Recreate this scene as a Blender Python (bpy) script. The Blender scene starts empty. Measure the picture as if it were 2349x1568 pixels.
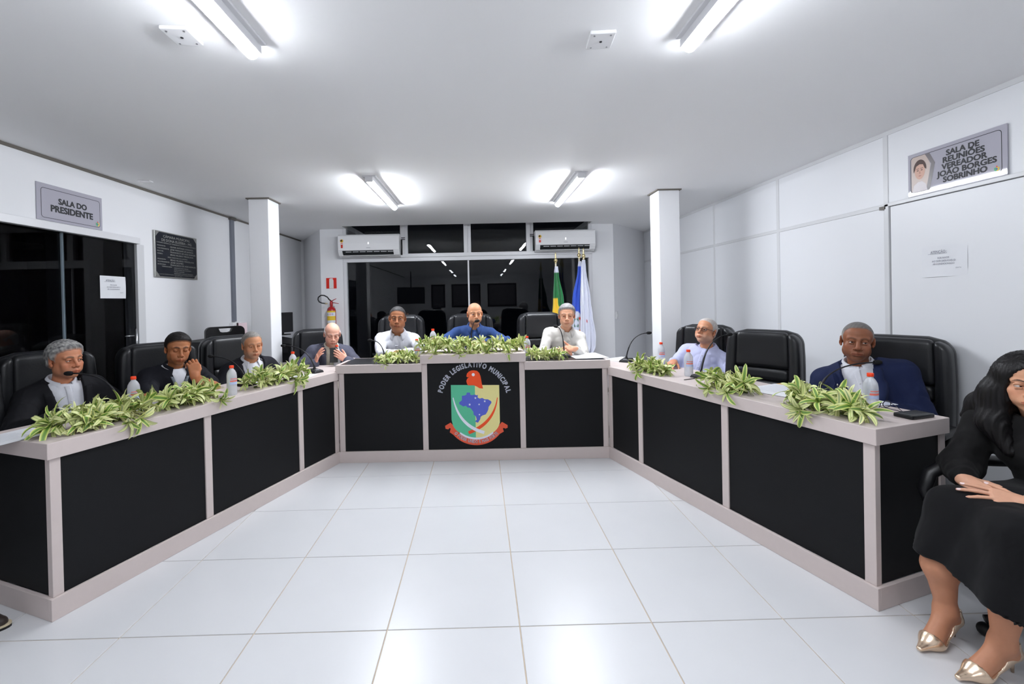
import bpy, math, random
import numpy as np
from mathutils import Vector, Matrix, Euler

# ------------------------------------------------------------------ camera, world, exposure
SC = bpy.context.scene
COL = SC.collection
cam_d = bpy.data.cameras.new('camera'); cam = bpy.data.objects.new('camera', cam_d); COL.objects.link(cam)
cam_d.sensor_width = 36.0; cam_d.sensor_fit = 'HORIZONTAL'
cam_d.lens = 1030.71 * 36 / 2349
cam_d.shift_x = (1174.5 - 1108.84) / 2349; cam_d.shift_y = (694.75 - 784) / 2349
cam_d.clip_start = 0.05; cam_d.clip_end = 200
CAM_R = [[0.9997163, -0.0098778, -0.021675], [-0.0217525, -0.0078145, -0.9997328], [0.0097058, 0.9999207, -0.0080271]]
cam.matrix_world = Matrix((
    (CAM_R[0][0], -CAM_R[1][0], -CAM_R[2][0], 0),
    (CAM_R[0][1], -CAM_R[1][1], -CAM_R[2][1], 0),
    (CAM_R[0][2], -CAM_R[1][2], -CAM_R[2][2], 1.4823),
    (0, 0, 0, 1)))
SC.camera = cam
world = bpy.data.worlds.new('night'); SC.world = world; world.use_nodes = True
world.node_tree.nodes['Background'].inputs[0].default_value = (0.10, 0.13, 0.22, 1)
world.node_tree.nodes['Background'].inputs[1].default_value = 0.006
SC.view_settings.view_transform = 'Standard'; SC.view_settings.look = 'None'
SC.view_settings.gamma = 1; SC.view_settings.use_curve_mapping = False
SC.view_settings.exposure = 0.0
LAMP_STRENGTH = (200.0, 98.0, 58.0, 44.0)   # rows from the window to the rear wall
LAMP_COLOR = (0.90, 0.94, 1.0)

# ------------------------------------------------------------------ helpers
def srgb(r, g, b):
    f = lambda c: c / 12.92 if c <= 0.04045 else ((c + 0.055) / 1.055) ** 2.4
    return (f(r / 255), f(g / 255), f(b / 255))

MATS = {}
def mat(name, color, rough=0.5, metal=0.0, spec=0.5, noise=0.0, nscale=20.0, bump=0.0, bscale=200.0, trans=0.0, ior=1.45,
        emit=0.0, coat=0.0, attr=None, sheen=0.0, sss=0.0, stretch=None, fold=0.0):
    """a procedural surface: base colour with slight noise variation and fine relief"""
    if name in MATS: return MATS[name]
    m = bpy.data.materials.new(name); m.use_nodes = True
    nt = m.node_tree; b = nt.nodes['Principled BSDF']
    b.inputs['Base Color'].default_value = (*color, 1)
    b.inputs['Roughness'].default_value = rough; b.inputs['Metallic'].default_value = metal
    b.inputs['Specular IOR Level'].default_value = spec; b.inputs['IOR'].default_value = ior
    b.inputs['Transmission Weight'].default_value = trans
    b.inputs['Coat Weight'].default_value = coat
    if sheen: b.inputs['Sheen Weight'].default_value = sheen
    if sss:
        b.inputs['Subsurface Weight'].default_value = sss
        b.inputs['Subsurface Radius'].default_value = (0.012, 0.005, 0.003)
        b.inputs['Subsurface Scale'].default_value = 0.6
    if emit:
        b.inputs['Emission Color'].default_value = (*color, 1); b.inputs['Emission Strength'].default_value = emit
    tc = nt.nodes.new('ShaderNodeTexCoord')
    vec = tc.outputs['Object']
    if stretch:
        mp = nt.nodes.new('ShaderNodeMapping'); mp.inputs['Scale'].default_value = stretch
        nt.links.new(vec, mp.inputs['Vector']); vec = mp.outputs['Vector']
    src = None
    if attr:
        at = nt.nodes.new('ShaderNodeAttribute'); at.attribute_name = attr; src = at.outputs['Color']
        nt.links.new(src, b.inputs['Base Color'])
    if noise:
        n = nt.nodes.new('ShaderNodeTexNoise'); n.inputs['Scale'].default_value = nscale; n.inputs['Detail'].default_value = 4
        nt.links.new(vec, n.inputs['Vector'])
        mr = nt.nodes.new('ShaderNodeMapRange'); mr.inputs['To Min'].default_value = 1 - noise; mr.inputs['To Max'].default_value = 1 + noise
        nt.links.new(n.outputs['Fac'], mr.inputs['Value'])
        mx = nt.nodes.new('ShaderNodeMix'); mx.data_type = 'RGBA'; mx.blend_type = 'MULTIPLY'; mx.inputs[0].default_value = 1
        if src: nt.links.new(src, mx.inputs[6])
        else: mx.inputs[6].default_value = (*color, 1)
        nt.links.new(mr.outputs[0], mx.inputs[7]); nt.links.new(mx.outputs[2], b.inputs['Base Color'])
    if bump:
        n2 = nt.nodes.new('ShaderNodeTexNoise'); n2.inputs['Scale'].default_value = bscale; n2.inputs['Detail'].default_value = 3
        nt.links.new(vec, n2.inputs['Vector'])
        bp = nt.nodes.new('ShaderNodeBump'); bp.inputs['Strength'].default_value = bump; bp.inputs['Distance'].default_value = 0.002
        nt.links.new(n2.outputs['Fac'], bp.inputs['Height']); nt.links.new(bp.outputs[0], b.inputs['Normal'])
        if fold:      # soft creases of worn cloth
            n3 = nt.nodes.new('ShaderNodeTexNoise'); n3.inputs['Scale'].default_value = 11; n3.inputs['Detail'].default_value = 1.5; n3.inputs['Distortion'].default_value = .5
            m3 = nt.nodes.new('ShaderNodeMapping'); m3.inputs['Scale'].default_value = (1, 1, .5); nt.links.new(tc.outputs['Object'], m3.inputs['Vector']); nt.links.new(m3.outputs[0], n3.inputs['Vector'])
            b3 = nt.nodes.new('ShaderNodeBump'); b3.inputs['Strength'].default_value = fold; b3.inputs['Distance'].default_value = 0.03
            nt.links.new(n3.outputs['Fac'], b3.inputs['Height']); nt.links.new(b3.outputs[0], bp.inputs['Normal'])
    MATS[name] = m
    return m

class MB:
    """collects simple shapes and links them as ONE mesh object"""
    def __init__(s): s.v = []; s.f = []; s.m = []; s.col = None
    def add(s, vs, fs, mi=0):
        o = len(s.v); s.v += [tuple(v) for v in vs]; s.f += [tuple(i + o for i in f) for f in fs]; s.m += [mi] * len(fs); return s
    def box(s, lo, hi, mi=0):
        (a, b, c), (d, e, f) = lo, hi
        return s.add([(a, b, c), (d, b, c), (d, e, c), (a, e, c), (a, b, f), (d, b, f), (d, e, f), (a, e, f)],
                     [(0, 3, 2, 1), (4, 5, 6, 7), (0, 1, 5, 4), (1, 2, 6, 5), (2, 3, 7, 6), (3, 0, 4, 7)], mi)
    def prism(s, poly, z0, z1, mi=0):
        n = len(poly)
        a = sum(poly[i][0] * poly[(i + 1) % n][1] - poly[(i + 1) % n][0] * poly[i][1] for i in range(n))
        if a < 0: poly = poly[::-1]
        vs = [(x, y, z0) for x, y in poly] + [(x, y, z1) for x, y in poly]
        fs = [tuple(range(n - 1, -1, -1)), tuple(range(n, 2 * n))] + [(i, (i + 1) % n, n + (i + 1) % n, n + i) for i in range(n)]
        return s.add(vs, fs, mi)
    def lathe(s, prof, n=20, c=(0, 0, 0), axis='z', mi=0):
        vs = []; fs = []
        for r, h in prof:
            for k in range(n):
                a = 2 * math.pi * k / n
                p = (r * math.cos(a), r * math.sin(a), h)
                if axis == 'y': p = (p[0], p[2], p[1])
                if axis == 'x': p = (p[2], p[0], p[1])
                vs.append((p[0] + c[0], p[1] + c[1], p[2] + c[2]))
        for i in range(len(prof) - 1):
            for k in range(n):
                q = (i * n + k, i * n + (k + 1) % n, (i + 1) * n + (k + 1) % n, (i + 1) * n + k)
                fs.append(q if axis != 'y' else q[::-1])
        e = len(prof) - 1
        f0, f1 = tuple(range(n - 1, -1, -1)), tuple(range(e * n, e * n + n))
        if axis == 'y': f0, f1 = f0[::-1], f1[::-1]
        fs += [f0, f1]
        return s.add(vs, fs, mi)
    def tube(s, path, r, n=8, mi=0, flat=1.0):
        P = [Vector(p) for p in path]; vs = []; fs = []
        rr = r if isinstance(r, (list, tuple)) else [r] * len(P)
        up = None
        for i, p in enumerate(P):
            t = (P[min(i + 1, len(P) - 1)] - P[max(i - 1, 0)]).normalized()
            if up is None: up = Vector((0, 0, 1)) if abs(t.z) < 0.9 else Vector((0, 1, 0))
            a = t.cross(up).normalized(); b = a.cross(t).normalized(); up = b
            for k in range(n):
                w = 2 * math.pi * k / n
                vs.append(p + a * (rr[i] * math.cos(w)) + b * (rr[i] * flat * math.sin(w)))
        for i in range(len(P) - 1):
            for k in range(n): fs.append((i * n + k, i * n + (k + 1) % n, (i + 1) * n + (k + 1) % n, (i + 1) * n + k))
        fs += [tuple(range(n - 1, -1, -1)), tuple(range((len(P) - 1) * n, len(P) * n))]
        return s.add(vs, fs, mi)
    def ball(s, c, r, nu=16, nv=10, mi=0):
        r = r if isinstance(r, (list, tuple)) else (r, r, r)
        vs = [(c[0], c[1], c[2] - r[2])]; fs = []
        for j in range(1, nv):
            t = math.pi * j / nv - math.pi / 2
            for k in range(nu):
                a = 2 * math.pi * k / nu
                vs.append((c[0] + r[0] * math.cos(t) * math.cos(a), c[1] + r[1] * math.cos(t) * math.sin(a), c[2] + r[2] * math.sin(t)))
        vs.append((c[0], c[1], c[2] + r[2])); e = len(vs) - 1
        for k in range(nu): fs.append((0, 1 + (k + 1) % nu, 1 + k))
        for j in range(nv - 2):
            for k in range(nu):
                q = 1 + j * nu; fs.append((q + k, q + (k + 1) % nu, q + nu + (k + 1) % nu, q + nu + k))
        q = 1 + (nv - 2) * nu
        for k in range(nu): fs.append((q + k, q + (k + 1) % nu, e))
        return s.add(vs, fs, mi)
    def grid(s, fn, nu, nv, mi=0):
        vs = [fn(i / nu, j / nv) for j in range(nv + 1) for i in range(nu + 1)]
        fs = [(j * (nu + 1) + i, j * (nu + 1) + i + 1, (j + 1) * (nu + 1) + i + 1, (j + 1) * (nu + 1) + i) for j in range(nv) for i in range(nu)]
        return s.add(vs, fs, mi)
    def rbox(s, c, size, r, seg=4, fn=None, mi=0):
        """rounded cushion-like box, optionally bent by fn"""
        n = [max(2, int(seg + 2 * round(d / max(size) * 4))) for d in size]
        hx, hy, hz = [d / 2 for d in size]
        pts = {}; vs = []; fs = []
        def lin(h, k):
            inner = h - r
            xs = [-h + r * (1 - math.cos(math.pi / 2 * i / seg)) for i in range(seg)]
            mid = [-inner + 2 * inner * i / k for i in range(k + 1)] if k > 0 else [0.0]
            return xs + mid + [-x for x in xs[::-1]]
        X, Y, Z = lin(hx, 6), lin(hy, 3), lin(hz, 6)
        def vert(x, y, z):
            k = (round(x, 6), round(y, 6), round(z, 6))
            if k not in pts:
                q = [max(-(h - r), min(h - r, a)) for a, h in ((x, hx), (y, hy), (z, hz))]
                d = Vector((x - q[0], y - q[1], z - q[2]))
                L = d.length
                p = Vector(q) + (d / L * r if L > 1e-9 else d)
                p = Vector((p.x + c[0], p.y + c[1], p.z + c[2]))
                if fn: p = Vector(fn(*p))
                pts[k] = len(vs); vs.append(tuple(p))
            return pts[k]
        def face(A, B, g, flip):
            for i in range(len(A) - 1):
                for j in range(len(B) - 1):
                    q = (g(A[i], B[j]), g(A[i + 1], B[j]), g(A[i + 1], B[j + 1]), g(A[i], B[j + 1]))
                    fs.append(q[::-1] if flip else q)
        face(X, Y, lambda a, b: vert(a, b, -hz), True); face(X, Y, lambda a, b: vert(a, b, hz), False)
        face(X, Z, lambda a, b: vert(a, -hy, b), False); face(X, Z, lambda a, b: vert(a, hy, b), True)
        face(Y, Z, lambda a, b: vert(-hx, a, b), True); face(Y, Z, lambda a, b: vert(hx, a, b), False)
        return s.add(vs, fs, mi)
    def xf(s, M):
        s.v = [tuple(M @ Vector(v)) for v in s.v]; return s
    def build(s, name, mats, parent=None, smooth=False, bevel=0, seg=2, world=False, subd=0, auto=None):
        me = bpy.data.meshes.new(name); me.from_pydata(s.v, [], s.f)
        mats = mats if isinstance(mats, (list, tuple)) else [mats]
        for m in mats: me.materials.append(m)
        if len(mats) > 1: me.polygons.foreach_set('material_index', s.m)
        if smooth: me.polygons.foreach_set('use_smooth', [True] * len(me.polygons))
        if s.col is not None:
            ca = me.color_attributes.new('tint', 'FLOAT_COLOR', 'POINT')
            ca.data.foreach_set('color', np.asarray(s.col, dtype=np.float32).ravel())
        me.update()
        if auto is not None: me.set_sharp_from_angle(angle=math.radians(auto))
        return link(name, me, parent, bevel, seg, world, subd)

def link(name, me, parent=None, bevel=0, seg=2, world=False, subd=0):
    o = bpy.data.objects.new(name, me); COL.objects.link(o)
    if parent is not None:
        o.parent = parent
        if world: o.matrix_parent_inverse = parent_matrix(parent).inverted()
    if bevel:
        bm = o.modifiers.new('edge', 'BEVEL'); bm.width = bevel; bm.segments = seg; bm.limit_method = 'ANGLE'; bm.angle_limit = math.radians(35)
        bm.harden_normals = False
    if subd:
        sm = o.modifiers.new('subd', 'SUBSURF'); sm.levels = subd; sm.render_levels = subd
    return o

def parent_matrix(o):
    M = Matrix.LocRotScale(o.location, o.rotation_euler, o.scale)
    return parent_matrix(o.parent) @ o.matrix_parent_inverse @ M if o.parent else M

def tag(o, label=None, cat=None, group=None, kind=None):
    if label: o['label'] = label
    if cat: o['category'] = cat
    if group: o['group'] = group
    if kind: o['kind'] = kind
    return o

def thing(name, label, cat, loc=(0, 0, 0), rotz=0.0, group=None):
    o = bpy.data.objects.new(name, None); COL.objects.link(o); o.empty_display_size = 0.05
    o.location = loc; o.rotation_euler = (0, 0, rotz)
    return tag(o, label, cat, group)

def dup(root, loc, rotz, label, group=None, name=None):
    """a copy of a thing with copies of its parts and sub-parts"""
    r = root.copy(); COL.objects.link(r); r.location = loc; r.rotation_euler = (0, 0, rotz)
    r['label'] = label
    if group: r['group'] = group
    for ch in list(root.children):
        c = ch.copy(); COL.objects.link(c); c.parent = r
        for g in list(ch.children):
            d = g.copy(); COL.objects.link(d); d.parent = c
    return r

def struct(o): o['kind'] = 'structure'; return o

def text_mesh(body, size, bold=0.0, align='CENTER', spacing=1.0, extrude=0.0, space_line=1.0):
    cu = bpy.data.curves.new('lettering', 'FONT'); cu.body = body; cu.size = size; cu.offset = 0
    cu.align_x = align; cu.align_y = 'TOP_BASELINE'; cu.space_character = spacing; cu.extrude = extrude; cu.resolution_u = 3
    cu.space_line = space_line; cu.fill_mode = 'FRONT' if extrude == 0 else 'BOTH'
    ob = bpy.data.objects.new('lettering', cu)
    me = bpy.data.meshes.new_from_object(ob)
    bpy.data.objects.remove(ob); bpy.data.curves.remove(cu)
    vs = [tuple(v.co) for v in me.vertices]; fs = [tuple(p.vertices) for p in me.polygons]
    bpy.data.meshes.remove(me)
    if bold and vs:      # heavier strokes: the outline laid down again, shifted by the stroke's extra width
        n = len(vs); b = bold * size; V2 = []; F2 = []
        for k, (dx, dy) in enumerate([(0, 0)] + [(b * math.cos(math.pi * i / 5), .8 * b * math.sin(math.pi * i / 5)) for i in range(10)]):
            V2 += [(x + dx, y + dy, z + k * .00001) for x, y, z in vs]; F2 += [tuple(i + k * n for i in f) for f in fs]
        vs, fs = V2, F2
    return vs, fs

def put_text(mb, body, size, M, **k):
    """lay flat lettering (x right, y up) through matrix M into mb"""
    vs, fs = text_mesh(body, size, **k)
    mb.add([tuple(M @ Vector(v)) for v in vs], fs)
    return vs

def fit_text(mb, body, M, x0, x1, yc, size=None, sx=None, **k):
    """lettering stretched to span x0..x1, centred on height yc"""
    vs, fs = text_mesh(body, 1.0, **k)
    if not vs: return
    a = min(v[0] for v in vs); b = max(v[0] for v in vs); h0, h1 = 0.0, .72
    sxx = (x1 - x0) / (b - a); sy = size if size else sxx
    mb.add([tuple(M @ Vector((x0 + (v[0] - a) * sxx, yc + (v[1] - (h0 + h1) / 2) * sy, v[2]))) for v in vs], fs)

def frame_matrix(o, ex, ey, ez):
    return Matrix(((ex[0], ey[0], ez[0], o[0]), (ex[1], ey[1], ez[1], o[1]), (ex[2], ey[2], ez[2], o[2]), (0, 0, 0, 1)))

R0 = random.Random(7)

# ------------------------------------------------------------------ materials of the room
WALL = mat('wall_paint', (0.83, 0.833, 0.852), 0.55, noise=0.015, nscale=3, bump=0.05, bscale=120)
CEIL = mat('ceiling_paint', (0.95, 0.95, 0.955), 0.7, noise=0.01, nscale=2)
PANELW = mat('wall_panel_laminate', (0.765, 0.775, 0.80), 0.35, noise=0.01, nscale=2)
STRIPW = mat('aluminium_strip_white', (0.66, 0.665, 0.68), 0.3, noise=0.01)
TILE = mat('white_porcelain_tile', (0.625, 0.628, 0.645), 0.3, noise=0.03, nscale=5, spec=0.5)
GROUT = mat('beige_grout', srgb(196, 180, 160), 0.9, noise=0.12, nscale=40)
WHITE_AL = mat('white_aluminium', (0.74, 0.74, 0.76), 0.3, noise=0.01)
GLASS = mat('window_glass', (0.90, 0.93, 0.95), 0.0, trans=1.0, ior=1.34)
GLASSD = mat('dark_tinted_glass', (0.35, 0.36, 0.38), 0.0, trans=1.0, ior=1.24)
BLACKV = mat('dark_void', (0.004, 0.004, 0.005), 0.8)
BEIGE = mat('beige_laminate', srgb(205, 192, 188), 0.42, noise=0.03, nscale=30, bump=0.03, bscale=400)
BLACKLAM = mat('black_textured_laminate', srgb(17, 18, 20), 0.6, spec=.25, noise=0.25, nscale=260, bump=0.35, bscale=500)
BLACKTOP = mat('black_desk_inlay', srgb(30, 30, 33), 0.4, noise=0.1, nscale=300)
GREYPIPE = mat('grey_conduit', srgb(118, 122, 132), 0.5)
TRIMB = mat('shadow_gap_trim', srgb(110, 105, 98), 0.8)

H = 2.62; XL = -3.2; XR = 2.95; YB = 7.0; YR = -5.3
# ------------------------------------------------------------------ floor of porcelain tiles
mb = MB(); mb.box((-3.6, YR - .2, -0.06), (3.4, 8.4, -0.004))
floor = struct(mb.build('floor', GROUT))
tile_me = None
TX0, TY0, TS = -0.447, 3.822, 0.6
def tile_mesh():
    m = MB(); h = TS / 2 - 0.0026
    m.box((-h, -h, -0.008), (h, h, 0.0))
    return m
t0 = tile_mesh().build('tile', TILE, floor, bevel=0.0012, seg=1)
first = True
for i in range(-5, 7):
    for j in range(-8, 9):
        x = TX0 + TS * (i - .5); y = TY0 - TS * (j - .5)
        if y < -0.6 or y > 8.4: continue
        dz = R0.uniform(-0.0004, 0.0004)
        if first: o = t0; first = False
        else: o = t0.copy(); COL.objects.link(o); o.parent = floor
        o.location = (x, y, dz); o.rotation_euler = (R0.uniform(-.0006, .0006), R0.uniform(-.0006, .0006), 0)
mb = MB(); mb.box((-3.3, YR - .1, -0.004), (3.05, -0.785, 0.0)); mb.build('rear_floor_strip', TILE, floor)

# ------------------------------------------------------------------ ceiling with the gap in front of the window
mb = MB(); GX0, GX1, GY = -2.03, 1.73, 6.75
mb.box((-3.4, YR - .1, H), (3.2, GY, H + .08)); mb.box((-3.4, GY, H), (GX0, 8.6, H + .08)); mb.box((GX1, GY, H), (3.2, 8.6, H + .08))
mb.box((GX0 - .05, GY - .02, H + .25), (GX1 + .05, 7.3, H + .3))
mb.box((GX0 - .02, GY - .02, H + .08), (GX1 + .02, GY, H + .25))
ceiling = struct(mb.build('ceiling', CEIL))

# ------------------------------------------------------------------ walls
mb = MB()   # left wall with the door opening y 3.0..4.27, z 0..2.09 (the opening runs on towards the camera)
DY0, DY1, DZ = 1.35, 4.27, 2.10
mb.box((XL - .14, YR - .1, 0), (XL, DY0, H)); mb.box((XL - .14, DY1, 0), (XL, 8.3, H)); mb.box((XL - .14, DY0, DZ), (XL, DY1, H))
struct(mb.build('wall_left', WALL))
mb = MB(); mb.box((XL, YR, H - .022), (XL + .012, 8.2, H - .001)); struct(mb.build('trim_1', TRIMB))
mb = MB(); mb.box((XR, YR - .1, 0), (XR + .1, 8.3, H)); wall_r = struct(mb.build('wall_right', STRIPW))
ys = [8.05, 6.75, 5.565, 4.375, 3.208, 2.35]
def rpanel(y0, y1, z0, z1):
    m = MB(); m.box((XR - .006, y0 + .018, z0), (XR + .002, y1 - .018, z1)); return m.build('panel', PANELW, wall_r, bevel=.002, seg=1)
for a, b in zip(ys[1:], ys[:-1]):
    if a > 2.4: rpanel(a, b, 0.08, 2.075)
    rpanel(a, b, 2.105, H - .02)
rpanel(1.15, 2.35, .08, 2.075); rpanel(1.15, 2.35, 2.105, H - .02); rpanel(-.1, 1.15, .08, 2.075); rpanel(-.1, 1.15, 2.105, H - .02)
for y in ys[1:-1]:
    m = MB(); m.box((XR - .011, y - .02, 0), (XR, y + .02, H - .01)); m.build('joint_strip', STRIPW, wall_r, bevel=.003, seg=1)
for a, b in ((3.208, 8.05), (-.1, 2.35)):
    m = MB(); m.box((XR - .010, a, 2.074), (XR, b, 2.106)); m.build('joint_strip', STRIPW, wall_r, bevel=.003, seg=1)
m = MB(); m.box((XR - .012, -.1, H - .03), (XR, 8.05, H)); m.build('joint_strip', STRIPW, wall_r)
mb = MB()   # back wall beside and above the window, then the slanted returns
mb.prism([(-2.445, YB), (-2.09, YB), (-2.09, YB + .15), (-2.445, YB + .15)], 0, H + .28)
mb.prism([(1.775, YB), (2.114, YB), (2.114, YB + .15), (1.775, YB + .15)], 0, H + .28)
mb.box((-2.45, YB, H + .1), (2.12, YB + .15, H + .3))
mb.box((-2.45, YB, 0), (2.12, YB + .15, 0.06))
struct(mb.build('wall_back', WALL))
mb = MB(); mb.prism([(-2.445, YB), (-2.445, YB + .15), (-3.15, 8.30), (-3.15, 8.16)], 0, H); mb.prism([(-3.15, 8.16), (-3.15, 8.3), (-3.35, 8.3), (-3.35, 8.16)], 0, H)
struct(mb.build('wall_back_west', WALL))
mb = MB(); mb.prism([(2.114, YB), (3.0, 8.0), (3.0, 8.16), (2.114, YB + .15)], 0, H)
mb.prism([(2.62, 7.68), (2.66, 7.64), (2.99, 8.02), (2.95, 8.06)], 0, H)
struct(mb.build('wall_back_east', WALL))
mb = MB(); mb.box((-3.4, YR - .12, 0), (3.2, YR, H)); struct(mb.build('wall_rear', WALL))

# ------------------------------------------------------------------ columns
def column(name, x0, x1, y0, y1, label):
    m = MB(); m.box((x0, y0, 0), (x1, y1, H - .012)); o = struct(m.build(name, WALL, bevel=.006))
    m = MB(); m.box((x0 - .018, y0 - .018, H - .012), (x1 + .018, y1 + .018, H + .001)); m.build('shadow_gap', TRIMB, o)
    o['label'] = label
column('column', -2.447, -2.233, 4.84, 5.095, 'square white column behind the grey-haired man in dark blazer')
column('column', 1.945, 2.17, 4.80, 5.045, 'square white column behind the gooseneck microphone')

# ------------------------------------------------------------------ window_1: black night behind white frames
win = struct(thing('window_1', 'wide white-framed window showing black night behind the central bench', None))
WX0, WX1 = -2.09, 1.775; GZ0, GZ1 = 2.10, 2.205
m = MB(); m.box((WX0, YB - .012, GZ0), (WX1, YB + .07, GZ1 - .045)); m.box((WX0, YB - .03, GZ1 - .045), (WX1, YB + .07, GZ1 + .012)); m.build('rail', WHITE_AL, win, bevel=.004)
for x in (WX0, WX1 - .05): 
    m = MB(); m.box((x, YB - .01, .06), (x + .05, YB + .07, H + .25)); m.build('side_frame', WHITE_AL, win, bevel=.003)
for a in (-1.20, -0.217, 0.757):
    m = MB(); m.box((a, YB - .02, GZ1), (a + .062, YB + .07, H + .25)); m.box((a + .062, YB + .0, GZ1), (a + .112, YB + .06, H + .25)); m.build('mullion', WHITE_AL, win, bevel=.003)
for a, b in ((WX0 + .05, -1.20), (-1.088, -.217), (-.105, .757), (.869, WX1 - .05)):
    m = MB(); m.box((a, YB + .03, GZ1), (b, YB + .036, H + .25)); m.build('pane', GLASS, win)
for k, (a, b) in enumerate(((WX0 + .05, -.150), (-.154, WX1 - .05))):
    m = MB(); m.box((0, -.005, 0), (b - a, .005, GZ0 - .06)); o = m.build('pane', GLASS, win); o.location = (a, YB + .04 + .012 * k, .06); o.rotation_euler = (math.radians(-.22), 0, 0)
m = MB(); m.box((-.166, YB + .02, .06), (-.142, YB + .05, GZ0)); m.build('meeting_stile', WHITE_AL, win, bevel=.002)
m = MB(); m.box((WX0, YB, .06), (WX1, YB + .07, .1)); m.build('bottom_track', WHITE_AL, win)

# ------------------------------------------------------------------ door_1: dark glass sliding door in the left wall
d1 = struct(thing('door_1', 'dark glass sliding door in white aluminium frame', None))
m = MB(); m.box((XL - .02, DY0, 2.072), (XL + .03, 4.262, 2.13)); m.build('header', WHITE_AL, d1, bevel=.003)
m = MB(); m.box((XL - .1, 4.25, 0), (XL + .004, 4.34, 2.072)); m.build('jamb', STRIPW, d1, bevel=.003)
m = MB(); m.box((XL - .03, 3.53, 0), (XL - .022, 4.25, 2.072)); m.build('pane', GLASSD, d1)
m = MB(); m.box((XL - .05, DY0, 0), (XL - .042, 3.56, 2.072)); m.build('pane', GLASSD, d1)
m = MB(); m.box((XL - .045, 3.525, 0), (XL - .027, 3.537, 2.072)); m.build('pane_edge', mat('glass_edge', srgb(150, 165, 175), .2), d1)
m = MB(); m.tube([(XL - .0, 4.22, 1.28), (XL - .0, 4.22, 1.0)], .011, 8); m.tube([(XL - .03, 4.22, 1.2), (XL, 4.22, 1.2)], .008, 6); m.tube([(XL - .03, 4.12, 1.217), (XL - .005, 4.20, 1.217)], .006, 6)
m.build('handle', mat('brushed_steel', (.55, .56, .58), .3, 1.0), d1, smooth=True)
m = MB(); m.box((XL - .75, 1.0, 0), (XL - .7, 4.6, H)); m.box((XL - .75, 4.55, 0), (XL - .14, 4.6, H)); m.box((XL - .75, 1.0, 0), (XL - .14, 1.05, H))
m.box((XL - .75, 1.0, H), (XL - .14, 4.6, H + .05)); m.box((XL - .75, 1.0, -.02), (XL - .14, 4.6, -.001)); m.build('dark_room', mat('unlit_room', (.012, .012, .014), .9), d1)  # walls coloured near-black to put in the darkness of the unlit room
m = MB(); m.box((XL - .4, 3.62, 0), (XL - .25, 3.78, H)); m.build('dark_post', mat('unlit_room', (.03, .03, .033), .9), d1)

# ------------------------------------------------------------------ door_2: white flush door in the panelled wall
d2 = struct(thing('door_2', 'white flush door with paper notice in panelled wall', None))
m = MB(); m.box((XR - .020, 2.355, 0), (XR - .004, 3.162, 2.076)); m.build('leaf', PANELW, d2, bevel=.002)
m = MB(); m.box((XR - .03, 3.168, 0), (XR, 3.2, 2.1)); m.box((XR - .03, 2.33, 2.08), (XR, 3.2, 2.105)); m.box((XR - .03, 2.32, 0), (XR, 2.35, 2.105)); m.build('frame', STRIPW, d2, bevel=.003)
m = MB(); m.box((XR - .03, 3.19, 2.065), (XR - .012, 3.24, 2.088)); m.build('door_stop', mat('dark_metal', (.12, .11, .10), .5, .6), d2)

# ------------------------------------------------------------------ ceiling lights
LAMPS = []
for _k, _s in enumerate(LAMP_STRENGTH):
    _m = bpy.data.materials.new('lamp_diffuser'); _m.use_nodes = True; LAMPS.append(_m)
    _n = _m.node_tree.nodes['Principled BSDF']; _n.inputs['Base Color'].default_value = (.9, .9, .9, 1)
    _n.inputs['Emission Color'].default_value = (*LAMP_COLOR, 1); _n.inputs['Emission Strength'].default_value = _s
def ceiling_light(x, y, label, row, L=1.22, first={}):
    if row in first: return dup(first[row], (x, y, H), 0, label)
    t = thing('ceiling_light', label, 'light', (x, y, H), 0, 'linear tube lights on the ceiling')
    m = MB(); m.box((-.06, -L / 2, -.012), (.06, L / 2, 0)); m.build('mount_plate', WHITE_AL, t, bevel=.002)
    m = MB(); m.box((-.036, -L / 2 - .012, -.062), (.036, -L / 2 + .008, -.012)); m.build('end_cap', WHITE_AL, t, bevel=.008)
    m = MB(); m.box((-.038, -L / 2, -.047), (-.033, L / 2, -.012)); m.box((.033, -L / 2, -.047), (.038, L / 2, -.012)); m.box((-.038, L / 2 + .001, -.047), (.038, L / 2 + .004, -.012)); m.build('housing_rail', WHITE_AL, t)  # side rails deepened and end plate added to curb glow on the ceiling
    m = MB(); prof = [(-.030, -.034)] + [(-.0325 * math.cos(a), -.036 - .034 * math.sin(a)) for a in [math.pi * k / 12 for k in range(13)]] + [(.030, -.034)]
    n = len(prof); vs = [(px, s * L / 2, pz) for s in (-1, 1) for px, pz in prof]
    m.add(vs, [(i, i + 1, n + i + 1, n + i) for i in range(n - 1)] + [tuple(range(n)), tuple(range(2 * n - 1, n - 1, -1))])
    m.build('diffuser', LAMPS[row], t, smooth=False)
    first[row] = t; return t
for row, (y, w) in enumerate(((4.67, 'over the central bench, nearer the window'), (1.37, 'cut by the top edge of the picture'), (-1.93, 'behind the camera'), (-4.3, 'near the rear wall'))):
    for x, s in ((-.965, 'on the glass-door side'), (.95, 'on the panelled-wall side')):
        ceiling_light(x, y, 'glowing white tube light %s %s' % (s, w), row)

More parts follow.
